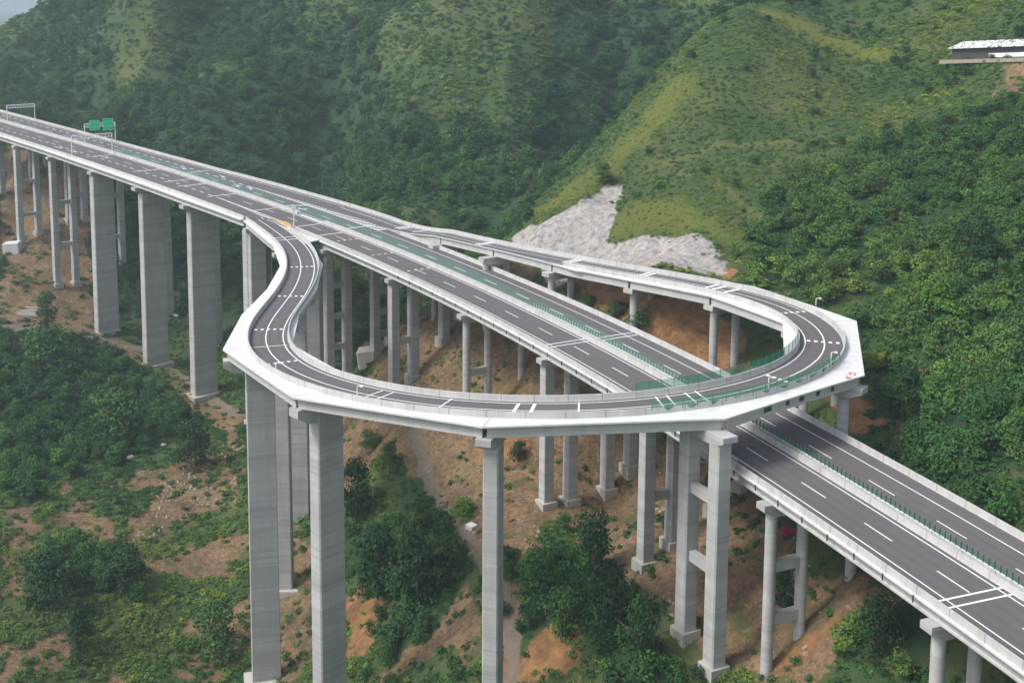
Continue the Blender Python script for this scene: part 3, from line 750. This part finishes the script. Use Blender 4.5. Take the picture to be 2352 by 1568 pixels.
for k in range(5):
    lb = [(rv.uniform(-.7, .7), rv.uniform(-.7, .7), rv.uniform(.2, .5), rv.uniform(.5, .9), rv.uniform(.5, .9), rv.uniform(.35, .65)) for _ in range(4)]
    shr.append(proto('shrub_clump', rv, lb, 130, .21, M['leaf']))
tre = []
for k in range(6):
    hgt = rv.uniform(.85, 1.35)
    lb = [(rv.uniform(-1.4, 1.4), rv.uniform(-1.4, 1.4), rv.uniform(1.2, 4.2)*hgt, rv.uniform(.9, 1.7), rv.uniform(.9, 1.7), rv.uniform(.8, 1.5)) for _ in range(8)] + [(0, 0, 1.6, 2.0, 2.0, 1.6)]
    tre.append(proto('tree_crown_clump', rv, lb, 640, .28, M['leaf']))
CS, CT = coll('shrub_kinds', shr), coll('tree_kinds', tre)
def scatter(name, pts, scale, tint, rnd_, colln, label):
    me = bpy.data.meshes.new(name); me.from_pydata(pts.tolist(), [], [])
    for nm, a in (('scl', scale), ('tint', tint), ('rnd', rnd_)):
        q = me.attributes.new(nm, 'FLOAT', 'POINT'); q.data.foreach_set('value', np.asarray(a, np.float32))
    o = bpy.data.objects.new(name, me); C.objects.link(o)
    g = bpy.data.node_groups.new(name, 'GeometryNodeTree')
    g.interface.new_socket('Geometry', in_out='INPUT', socket_type='NodeSocketGeometry'); g.interface.new_socket('Geometry', in_out='OUTPUT', socket_type='NodeSocketGeometry')
    N = g.nodes.new; gi, go = N('NodeGroupInput'), N('NodeGroupOutput')
    iop = N('GeometryNodeInstanceOnPoints'); ci = N('GeometryNodeCollectionInfo'); ci.inputs['Collection'].default_value = colln
    ci.inputs['Separate Children'].default_value = True; ci.inputs['Reset Children'].default_value = True
    iop.inputs['Pick Instance'].default_value = True
    na = N('GeometryNodeInputNamedAttribute'); na.data_type = 'FLOAT'; na.inputs['Name'].default_value = 'scl'
    rr_ = N('FunctionNodeRandomValue'); rr_.data_type = 'FLOAT_VECTOR'; rr_.inputs[0].default_value = (-.2, -.2, 0); rr_.inputs[1].default_value = (.2, .2, 6.283)
    mtp = N('GeometryNodeMeshToPoints')
    L = g.links.new
    L(gi.outputs[0], mtp.inputs[0]); L(mtp.outputs[0], iop.inputs['Points']); L(ci.outputs[0], iop.inputs['Instance']); L(na.outputs[0], iop.inputs['Scale']); L(rr_.outputs[0], iop.inputs['Rotation']); L(iop.outputs[0], go.inputs[0])
    md = o.modifiers.new('scatter', 'NODES'); md.node_group = g
    tag(o, label, 'vegetation', kind='stuff')
    return o
rg = np.random.default_rng(5)
def cand(n, y0, y1):
    """points spread evenly over the ground in front of the hills, a wide wedge on both sides of the view"""
    y = np.sqrt(rg.uniform(y0*y0, y1*y1, n)); x = rg.uniform(-.52, .52, n) * y; return x, y
def near_deck(x, y):
    """under a deck with little headroom, so nothing tall grows there"""
    r = np.zeros(x.shape, bool); z = hgrid(x, y)
    for i in range(0, len(x), 20000):
        X, Y = x[i:i+20000, None], y[i:i+20000, None]
        for A, B, Zd, w_ in ((MX, MY, MZ, 16), (RX, RY, RZ, 9)):
            d = (X-A)**2 + (Y-B)**2; k = d.argmin(1); near = np.sqrt(d[np.arange(len(k)), k]) < w_
            r[i:i+20000] |= near & (Zd[k] - z[i:i+20000] < 19)
    return r
def run(name, n, y0, y1, kind, label):
    x, y = cand(n, y0, y1); d, o, r, f, ye, pa, tr = fields(x, y); z = hgrid(x, y)
    far = np.clip((y-400)/100, 0, 1); cl = fbm(x, y, 1/14., 3, 91) ; nd = near_deck(x, y)
    if kind == 'shrub':
        p = np.where(f > .5, .8, 1.) * (1 - .93*d) * (1-.95*o) * (1-.995*r) * np.clip(1-pa*1.2, 0, 1) * (1-.75*tr)
        p = np.where((d > .5) & (cl > .13), .45, p)*np.where(nd, .25, 1)
        keep = rg.uniform(0, 1, n) < p
        olive = np.clip((x + 30)/40, 0, 1)*np.clip((150 - x)/60, 0, 1)*(y > 255)*(y < 520)
        sc = rg.uniform(.55, 1.25, n)*(1 + .55*far)*(1-.35*ye)*(1-.4*nd)*(1-.3*olive)
        olive = np.clip((x + 30)/40, 0, 1)*np.clip((150 - x)/60, 0, 1)*(y > 255)*(y < 520)
        gl = gully_(x, y)*far  # darkens leaf tint in the gullies: shade of the relief painted into the colour
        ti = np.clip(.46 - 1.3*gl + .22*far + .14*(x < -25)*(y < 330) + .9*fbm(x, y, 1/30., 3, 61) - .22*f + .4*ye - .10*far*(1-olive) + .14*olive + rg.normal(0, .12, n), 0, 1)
    else:
        cl2 = fbm(x, y, 1/22., 3, 33)
        p = np.where(f > .5, .9, np.where(cl2 > .17, .4, .03)*((x > -35) | (y > 335))) * (1-d) * (1-o) * (1-r) * (1-pa) * (1-.9*ye)
        p = np.where(nd, 0, p)
        keep = rg.uniform(0, 1, n) < p
        sc = rg.uniform(.4, 1.2, n)*np.where(f > .5, 1., .65)*(1 + .35*far)
        ti = np.clip(.22 + .1*far - .8*gully_(x, y)*far + .55*fbm(x, y, 1/26., 3, 71) + .26*(x > 45)*(y < 330) + .5*np.clip(fbm(x, y, 1/40., 2, 88), -.2, .3)*(x > 45) + rg.normal(0, .08, n), 0, 1)  # gully term paints relief shade into the far crowns' tint
    x, y, z, sc, ti = x[keep], y[keep], z[keep], sc[keep], ti[keep]
    pts = np.stack([x, y, z-.15], -1); print(name, len(x))
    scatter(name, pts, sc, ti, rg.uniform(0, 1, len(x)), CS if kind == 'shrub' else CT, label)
run('hillside_shrubs', 46000, 118, 430, 'shrub', 'low green scrub covering the slopes around the viaducts')
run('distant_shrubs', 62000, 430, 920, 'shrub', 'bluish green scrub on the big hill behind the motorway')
run('hillside_woods', 10500, 125, 430, 'tree', 'dense dark green wood on the lower slopes')
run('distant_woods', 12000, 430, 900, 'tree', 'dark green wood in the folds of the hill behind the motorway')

# trees that stand out one by one
def crown_mesh(seed, kind, nl=12, dens=1900):
    rnd = random.Random(seed); lb = []
    for i in range(nl):
        a = rnd.uniform(0, 2*PI); z = rnd.uniform(.14, .92); r = rnd.uniform(.2, .8)*(1.15 - .65*z)
        lb.append((math.cos(a)*r*.62, math.sin(a)*r*.62, z, rnd.uniform(.2, .36), rnd.uniform(.2, .36), rnd.uniform(.12, .22)))
    lb.append((0, 0, .9, .3, .3, .18)); lb.append((0, 0, .5, .42, .42, .3))
    v, f = leaf_cloud(rnd, lb, dens, .038)
    me = bpy.data.meshes.new('crown'); me.from_pydata([tuple(p) for p in v], [], f); me.materials.append(CR[kind]); return me
def trunk_mesh(seed):
    rnd = random.Random(seed); mb = MB(); mb.cyl((0, 0, -.12), (0, 0, .5), .035, .02, 8)
    for i in range(5):
        a = rnd.uniform(0, 2*PI); z = rnd.uniform(.25, .5); mb.cyl((0, 0, z), (math.cos(a)*.3, math.sin(a)*.3, z+rnd.uniform(.15, .35)), .014, .005, 6)
    me = bpy.data.meshes.new('trunk'); me.from_pydata([tuple(p) for p in mb.v], [], mb.f); me.materials.append(M['bark']); return me
CM = {k: [crown_mesh(s, k) for s in ss] for k, ss in (('dark', (1, 2, 3)), ('mid', (4, 5, 6)), ('bright', (7, 8)))}; TM = [trunk_mesh(s) for s in (1, 2, 3)]
def tree(px, py, hpx, wpx, kind, label, i=0, cat='tree', name='tree'):
    """px, py: foot of the tree on the ground as seen in the photo, hpx/wpx its size in the photo"""
    x, y = gp(px, py); z = float(hgrid(np.array([x]), np.array([y]))[0]); k = y*1.02/F
    h, w_ = hpx*k, wpx*k
    r = thing(name, label, cat, (x, y, z - .3), 'trees and bushes standing out on the slopes')
    for nm, me, s in (('trunk', TM[i % 3], (h, h, h)), ('crown', CM[kind][i % len(CM[kind])], (w_*.95, w_*.95, h))):
        o = bpy.data.objects.new(nm, me); C.objects.link(o); o.parent = r; o.scale = s; o.rotation_euler[2] = i*1.3
    return r
TREES = [
 (1362, 1330, 175, 100, 'dark', 'round dark green tree standing on bare dirt left of the tall square column'),
 (1395, 1480, 200, 120, 'dark', 'large dark tree just below the round tree on the dirt bench'),
 (1470, 1560, 200, 105, 'dark', 'dark bushy tree at the bottom edge left of the framed two-column pier'),
 (1240, 1390, 110, 110, 'mid', 'mid green bushy tree right of the slender middle pier'),
 (1290, 1470, 130, 110, 'mid', 'lower mid green tree right of the slender middle pier, above orange earth'),
 (870, 1370, 165, 120, 'dark', 'very dark tree right beside the thick pier with flared head'),
 (960, 1400, 190, 150, 'dark', 'dark dense tree in the clump between the two tall foreground piers'),
 (1010, 1350, 130, 110, 'mid', 'olive green tree on the upper right of the clump between the foreground piers'),
 (820, 1200, 150, 90, 'dark', 'dark tree half hidden behind the thick pier, beside the dirt track'),
 (890, 1530, 70, 60, 'mid', 'small green bush on the slope below the dark clump'),
 (1065, 1190, 50, 75, 'bright', 'bright green bush beside the dirt track left of the slender pier'),
 (895, 1085, 75, 50, 'mid', 'narrow green bush in the bare slope under the near side of the loop'),
 (858, 1030, 45, 60, 'mid', 'small green bush on the pale rubble at the top of the bare slope'),
 (108, 760, 95, 52, 'mid', 'lone small tree with a thin trunk on the reddish bank below the motorway'),
 (450, 1070, 110, 90, 'dark', 'greyish dark tree below the footing of the fourth wall pier'),
 (105, 860, 120, 130, 'mid', 'broad green tree at the top of the wood on the left'),
 (280, 1010, 120, 130, 'mid', 'green broad tree in the middle of the left wood'),
 (180, 1490, 110, 80, 'dark', 'thin bare-stemmed tree near the lower left corner'),
 (110, 1390, 130, 120, 'dark', 'dark bushy tree at the left, above the lower left corner'),
 (290, 1350, 90, 110, 'dark', 'dark spiky leaved bush on the left slope below the pale scar'),
 (500, 1500, 120, 120, 'mid', 'green bush left of the foot of the tall wide wall pier'),
 (1235, 340, 70, 80, 'dark', 'dark round tree in the fold of the far hill, under pale flowers'),
 (1385, 425, 50, 42, 'mid', 'dark green tree on the ridge just above the white rock scar'),
 (1090, 530, 40, 40, 'mid', 'pale topped tree just behind the far side of the motorway'),
 (1300, 675, 30, 36, 'mid', 'small round shrub under the far leg of the ramp near the abutment'),
 (1355, 705, 28, 40, 'mid', 'green shrub on the orange bank beside the motorway edge'),
 (1415, 735, 42, 60, 'dark', 'dark green shrub on the orange bank under the ramp'),
 (1470, 755, 40, 60, 'mid', 'rightmost green shrub of the row along the motorway edge'),
 (1190, 1060, 50, 50, 'dark', 'dark bush on the bank just right of the slender pier head'),
 (1800, 1400, 120, 60, 'dark', 'dark bush between the two round columns under the motorway'),
 (2150, 740, 110, 120, 'bright', 'bright green bush on the slope right of the loop'),
 (2240, 620, 120, 110, 'dark', 'dark tree high on the right hillside'),
 (2080, 960, 120, 90, 'dark', 'tall dark tree just right of the round pier at the right bend'),
 (2010, 1500, 150, 120, 'dark', 'dark tree in the hollow below the motorway at the lower right'),
]
for i, a in enumerate(TREES): tree(*a, i=i)

# ------------------------------------------------------------ gantries, signs, posts
def gantry(s, o0, o1, h, label, signs=()):
    P0, P1 = mpos(s, o0, .9), mpos(s, o1, .9); d = P1 - P0; d.z = 0; L = d.length; d.normalize(); f = Vector((-d.y, d.x, 0)); up = Vector((0, 0, 1))
    r = thing('sign_gantry', label, 'gantry', P0, 'gantries over the motorway'); r['_o'] = 1
    for P in (P0, P1):
        mb = MB(); mb.cyl(P - up*.9, P + up*(h-.9), .22, .17, 10); mb.box(P - up*.75, .8, .8, .12); mb.build('post', M['steel'], r)
    mb = MB(); A = P0 + up*(h-1.9)
    for dz in (0, 1.35):
        for k in (-.45, .45): mb.cyl(A + up*dz + f*k, A + up*dz + f*k + d*L, .09, .09, 6)
    n = int(L/1.3)
    for i in range(n+1):
        B = A + d*(L*i/n)
        for k in (-.45, .45): mb.cyl(B + f*k, B + f*k + up*1.35, .06, .06, 5)
        if i < n: mb.cyl(B + f*.45, B + f*.45 + up*1.35 + d*(L/n), .05, .05, 5)
    mb.build('truss', M['steel'], r)
    for u, w_, hh, seed in signs:
        c = A + d*u + f*(-.62) + up*.7; ang = math.atan2(d.y, d.x); m2 = MB(); m2.box(c, w_, .10, hh, ang); sg = m2.build('sign_panel', M['signgreen'], r)
        m3 = MB(); rr = random.Random(seed); q = c + f*(-.062)
        def rect(x, z, a, b): m3.add([q + d*(x-a) + up*(z-b), q + d*(x+a) + up*(z-b), q + d*(x+a) + up*(z+b), q + d*(x-a) + up*(z+b)], [(0,1,2,3)])
        W, H = w_/2-.12, hh/2-.12
        for x, z, a, b in ((0, H, W, .05), (0, -H, W, .05), (-W, 0, .05, H), (W, 0, .05, H)): rect(x, z, a, b)
        for row in (.25, -.15):
            for i in range(4):
                x = -W*.62 + i*W*.41
                rect(x, row*hh, .09, .26); rect(x + .12, row*hh + .15, .16, .05); rect(x + .12, row*hh - .12, .16, .05)
        m3.build('lettering', M['paint'], sg)
    return r
gantry(-302, -17.2, -.45, 8.0, 'white lattice gantry without signs across the near carriageway, in front of the green signs')
gantry(-328, 1.0, 14.6, 8.0, 'lattice gantry across the far carriageway carrying two green direction signs', ((4.2, 4.4, 4.2, 1), (10.2, 4.6, 5.0, 2)))
gantry(-398, .6, 13.6, 7.5, 'empty white gantry at the far left end of the motorway')
# cantilever sign frame at the exit nose
b = mpos(-147.5, -11.6, .0)
r = thing('cantilever_sign', 'white T-shaped sign frame on a pole at the nose where the ramp leaves', 'sign', b); r['_o'] = 1
mb = MB(); mb.cyl(b, b + Vector((0, 0, 7.4)), .17, .13, 10); mb.build('post', M['steel'], r)
mb = MB(); u = Vector((.985, .17, 0))
for z in (6.0, 7.1):
    mb.cyl(b + Vector((0, 0, z)) - u*3.6, b + Vector((0, 0, z)) + u*4.0, .13, .13, 6)
mb.build('arm', M['steel'], r)
mb = MB(); mb.box(b + Vector((0, -.2, 6.6)), 1.5, .2, 1.5, .17); mb.build('sign_panel', M['steel'], r)
# yellow crash cushion
b = mpos(-151.5, -11.3, 0)
r = thing('crash_cushion', 'yellow crash cushion at the nose between motorway and ramp', 'crash barrier', b); r['_o'] = 1
for k in range(4):
    mb = MB(); p = mpos(-154.5 + k*1.5, -10.9 - k*.15, .45); mb.cyl(p - Vector((0, 0, .45)), p + Vector((0, 0, .45)), .55, .5, 12); mb.build('drum', M['yellow'], r)
mb = MB()
for k in range(6): s = -164 + k*2.2; mb.strip(mpos, [s, s+.9], -9.7, float(np.interp(s, [-168,-146],[-11.2,-12.1])), .021)
mb.build('painted_nose', M['yellow'], r)
# anti-glare blades on the median
ag = thing('anti_glare_screen', 'row of thin green anti-glare blades along the motorway median', 'anti-glare screen', mpos(50, .5, .8)); ag['_o'] = 1
rail = MB(); rail.sweep(mpos, rng(-38, 138, 4), lambda t: [(.42, .86), (.62, .86), (.62, .98), (.42, .98)]); rail.build('base_rail', M['postwhite'], ag)
bl = None
for k in range(98):
    s = 37 + k*1.03; p = mpos(s, .52, .9)
    if bl is None:
        mb = MB(); mb.box((0, 0, .55), .06, .24, 1.1, 0); bl = mb.build('blade', M['postgreen'], None); o = bl
    else: o = bl.copy(); C.objects.link(o)
    o.parent = ag; o.location = p - world_loc(ag); o.rotation_euler = (0, 0, mhead(s))
mb = MB()
for k in range(64):
    s = -40 + k*1.1; mb.box(mpos(s, .52, 1.4), .06, .24, 1.0, mhead(s))
tag(mb.build('blade_row', M['postwhite'], ag), kind='stuff')
# green safety nets on the ramp where it crosses the motorway
def netrow(a, b, off, label, h=1.5):
    p0 = rpos((a+b)/2, off(0), 1.0); r = thing('safety_net', label, 'safety net', p0, 'green safety nets on the loop'); r['_o'] = 1
    st = rng(a, b, 1.2); mb = MB(); n = len(mb.v)
    for t_ in st: mb.v += [tuple(rpos(t_, off(t_), .4)), tuple(rpos(t_, off(t_), .95+h))]
    for i in range(len(st)-1): mb.f.append((2*i, 2*i+1, 2*i+3, 2*i+2))
    mb.build('net', M['net'], r)
    for t_ in rng(a, b, 2.4):
        m2 = MB(); p = rpos(t_, off(t_)); m2.cyl(p + Vector((0, 0, .5)), p + Vector((0, 0, 1.0+h)), .06, .06, 6); m2.build('net_post', M['postgreen'], r)
    return r
netrow(229, 269, lambda t: -3.72, 'green mesh safety net along the outer parapet of the loop over the motorway', 1.2)
netrow(228, 276, lambda t: 4.72, 'green mesh safety net along the inner parapet of the loop over the motorway', 1.6)
# camera posts
def campost(p, h, label, dirx=1):
    r = thing('camera_post', label, 'camera post', p, 'white posts on the loop parapet'); r['_o'] = 1
    mb = MB(); mb.cyl(p, p + Vector((0, 0, h)), .10, .08, 8); mb.build('post', M['steel'], r)
    mb = MB(); q = p + Vector((0, 0, h)); mb.cyl(q, q + Vector((.7*dirx, -.2, .25)), .06, .06, 6); mb.cyl(q + Vector((.5*dirx, -.2, .1)), q + Vector((1.0*dirx, -.3, .05)), .2, .16, 10); mb.build('camera', M['steel'], r)
campost(rpos(302, -7.5, 0), 1.5, 'white camera post on the slab corner at the far right bend')
campost(rpos(265, -3.6, 1.), 1.9, 'white camera post on the outer parapet at the right bend, in front of the net')
campost(rpos(248.5, -3.6, 1.), 1.9, 'white camera post on the outer parapet above the motorway')
campost(rpos(181, -3.6, 1.), 1.6, 'white camera post on the outer parapet by the double lines above the thick pier')
campost(rpos(158, -3.6, 1.), 1.2, 'short white post on the outer parapet at the left bend')
# bracket sign on the near parapet
b = mpos(50.5, -12.0, 1.0)
r = thing('parapet_sign', 'small white framed sign bracket on the motorway parapet beside the framed pier', 'sign', b); r['_o'] = 1
mb = MB(); mb.box(b + Vector((0, 0, 1.3)), 1.5, .12, 1.6, .1); mb.build('sign_panel', M['steel'], r)
mb = MB(); mb.cyl(b, b + Vector((0, 0, .7)), .08, .08, 6); mb.cyl(b + Vector((.1, 0, .4)), b + Vector((1.6, -2.0, -.1)), .07, .07, 6); mb.build('bracket', M['steel'], r)

t = NT('rubble_stone'); M['rub'] = t.out(t.mix(t.noise(.8, 3), (.22, .17, .12), (.46, .41, .34)), .9)
# ------------------------------------------------------------ shed on the right hillside
x, y = gp(2200, 142); x2, y2 = gp(2400, 112); z = (hz(x, y) + hz(x2, y2))/2 - 2.2
r = thing('hillside_shed', 'long low shed with patchy white roof on the upper right hillside', 'shed', (x, y, z)); r['_o'] = 1
c = Vector(((x+x2)/2, (y+y2)/2, z)); u = Vector((x2-x, y2-y, 0)); L = u.length; u.normalize(); ang = math.atan2(u.y, u.x); Wd = 6.; v_ = Vector((-u.y, u.x, 0)); up = Vector((0, 0, 1))
mb = MB(); mb.box(c + up*1.2, L, Wd, 4.4, ang); mb.build('wall', M['dark'], r)
t = NT('patchy_roof'); pn = t.ramp(t.noise(.9, 4, .75), [(.44, 0.), (.52, 1.)]); M['roof'] = t.out(t.mix(pn, (.07, .065, .06), (.85, .85, .82)), .8)
mb = MB(); E0 = c - u*(L/2+.6); E1 = c + u*(L/2+.6)
R = lambda E: [E - v_*(Wd/2+1.2) + up*3.5, E + v_*(Wd/2+.8) + up*5.6, E + v_*(Wd/2+.8) + up*5.8, E - v_*(Wd/2+1.2) + up*3.75]
mb.prism(R(E0), R(E1)); mb.build('roof', M['roof'], r)
mb = MB(); mb.box(c - v_*(Wd/2+.08) + u*(L*.22) + up*1.0, L*.55, .1, 1.3, ang); mb.build('white_banner', M['steel'], r)
mb = MB(); mb.box(c - v_*(Wd/2+1.4) - up*.6, L+5, 3.2, 1.2, ang); mb.build('terrace', M['rub'], r)
r.rotation_mode = 'QUATERNION'; r.rotation_quaternion = Quaternion(v_, -.07)
# ------------------------------------------------------------ odds and ends on the slopes
def boulder(px, py, s, label, mat='footing', flat=.6, name='boulder', cat='rock', seed=0, boxy=False):
    x, y = gp(px, py); z = float(hgrid(np.array([x]), np.array([y]))[0]); rr = random.Random(seed+px)
    bm = bmesh.new(); 
    if boxy: bmesh.ops.create_cube(bm, size=1.); bmesh.ops.bevel(bm, geom=bm.edges[:], offset=.06, segments=1, affect='EDGES')
    else: bmesh.ops.create_icosphere(bm, subdivisions=3, radius=.6)
    for v in bm.verts:
        k = 1 + (0 if boxy else rr.uniform(-.10, .10)); v.co = Vector((v.co.x*s*k, v.co.y*s*k*.8, v.co.z*s*flat*k))
    me = bpy.data.meshes.new(name); bm.to_mesh(me); bm.free(); me.materials.append(M[mat]); o = bpy.data.objects.new(name, me); C.objects.link(o)
    o.location = (x, y, z + s*flat*.25); o.rotation_euler = (rr.uniform(-.15, .15), rr.uniform(-.15, .15), rr.uniform(0, 3)); tag(o, label, cat, 'pale blocks and rocks on the slopes'); return o
boulder(1083, 1212, 2.1, 'pale square concrete block lying on the track left of the slender pier', 'slab', .5, 'concrete_block', 'block', boxy=True)
boulder(1247, 1292, 1.6, 'flat pale rock on the dirt bench left of the round dark tree')
boulder(30, 580, 6.5, 'large whitewashed concrete block at the foot of the leftmost framed pier', 'slab', .9, 'concrete_block', 'block', boxy=True)
boulder(845, 832, 7., 'broken grey concrete mass at the foot of a column inside the loop', 'footing', .8, 'concrete_block', 'block', boxy=True)
boulder(300, 1052, 1.9, 'pale rock at the edge of the left wood')
boulder(375, 1026, 1.6, 'whitish rock below the fourth wall pier')
boulder(405, 727, 3., 'white rubble heap behind the second wall pier', 'slab', .3)
boulder(1115, 645, 2., 'grey rock under the far leg of the ramp')
# timber steps on the bank
x, y = gp(60, 722); z = hz(x, y)
r = thing('bank_steps', 'pale stepped beams on the reddish bank beside the lone small tree', 'steps', (x, y, z)); r['_o'] = 1
for k in range(4):
    mb = MB(); xx, yy = gp(60 + k*3, 727 - k*5); mb.box((xx, yy, hz(xx, yy) + .5), 9.5 - k, .6, .7, -.05); mb.build('step', M['footing'], r)
# red machine in the shade under the motorway
x, y = gp(1812, 1243); z = hz(x, y)
r = thing('red_machine', 'small red digging machine parked in the shade under the motorway', 'digger', (x, y, z)); r['_o'] = 1
mb = MB(); mb.box((x, y, z+.9), 2.4, 1.5, .7, .2); mb.build('body', M['red'], r)
mb = MB(); mb.box((x-.6, y-.2, z+1.6), .8, .9, .9, .2); mb.build('cab', M['red'], r)
for k in (-.6, .6): mb = MB(); mb.box((x, y+k, z+.4), 2.6, .4, .6, .2); mb.build('track', M['dark'], r)
mb = MB(); mb.cyl((x+.9, y, z+1.2), (x+2.2, y-.2, z+2.1), .15, .12, 8); mb.cyl((x+2.2, y-.2, z+2.1), (x+2.9, y-.3, z+.9), .15, .12, 8); mb.build('boom', M['red'], r)
# far bridge in the valley at the left edge
t = NT('far_bridge_concrete'); M['farb'] = t.out((.62, .56, .54), .8)
A = at(-60, 83, 1500); B = at(64, 58, 1750)
r = thing('distant_bridge', 'pale bridge crossing the hazy valley at the left edge', 'bridge', tuple(A)); r['_o'] = 1
mb = MB(); d = Vector(B - A); n = Vector((-d.y, d.x, 0)).normalized()*8; mb.prism([Vector(A)+n, Vector(A)-n, Vector(A)-n-up*5, Vector(A)+n-up*5], [Vector(B)+n, Vector(B)-n, Vector(B)-n-up*5, Vector(B)+n-up*5]); mb.build('deck', M['farb'], r)
for k in range(5):
    p = Vector(A) + d*(k+.5)/5; mb = MB(); mb.cyl(p - up*5, p - up*75, 2.2, 2.6, 10); mb.build('pier', M['farb'], r)
# rubble
def rubble(n):
    v, f = [], []; rr = random.Random(4); k = 0
    reg = DIRT[0], DIRT[0], DIRT[1], DIRT[1], DIRT[1], DIRT[3]
    while k < n:
        P = rr.choice(reg); lo, hi = P.min(0), P.max(0); x, y = rr.uniform(lo[0], hi[0]), rr.uniform(lo[1], hi[1])
        if not inside(P, np.array([x]), np.array([y]))[0] or fbm(np.array([x]), np.array([y]), 1/9., 2, 8)[0] < 0: k += .02; continue
        z = float(hgrid(np.array([x]), np.array([y]))[0]); s = rr.uniform(.15, .55) ** 1.5; b = len(v)
        for dx, dy, dz in ((-1,-1,-.5),(1,-1,-.5),(1,1,-.5),(-1,1,-.5),(-.6,-.5,.6),(.7,-.6,.5),(.5,.6,.7),(-.6,.7,.5)):
            v.append((x + dx*s*rr.uniform(.7, 1.3), y + dy*s*rr.uniform(.7, 1.3), z + dz*s + .1))
        f += [(b+3,b+2,b+1,b),(b+4,b+5,b+6,b+7),(b,b+1,b+5,b+4),(b+1,b+2,b+6,b+5),(b+2,b+3,b+7,b+6),(b+3,b,b+4,b+7)]; k += 1
    o = obj('rubble', v, f, M['rub']); tag(o, 'small pale stones strewn over the bare earth', 'rubble', kind='stuff')
rubble(1100)
# ------------------------------------------------------------ haze
HZ = MB(); HZ.box((-300, 3300, 60), 10600, 8200, 620)
for ob in list(C.objects): pass
t = bpy.data.materials.new('haze'); t.use_nodes = True; n_ = t.node_tree; n_.nodes.remove(n_.nodes['Principled BSDF'])
pv = n_.nodes.new('ShaderNodeVolumePrincipled'); pv.inputs['Color'].default_value = (.74, .89, 1., 1); pv.inputs['Density'].default_value = HAZE; pv.inputs['Anisotropy'].default_value = .2
n_.links.new(pv.outputs[0], n_.nodes['Material Output'].inputs['Volume'])
if HAZE > 0:
    hb = HZ.build('haze', t); tag(hb, kind='stuff')
SC.cycles.volume_bounces = 1; SC.cycles.volume_step_rate = 10
for o in C.objects:
    if '_o' in o: del o['_o']
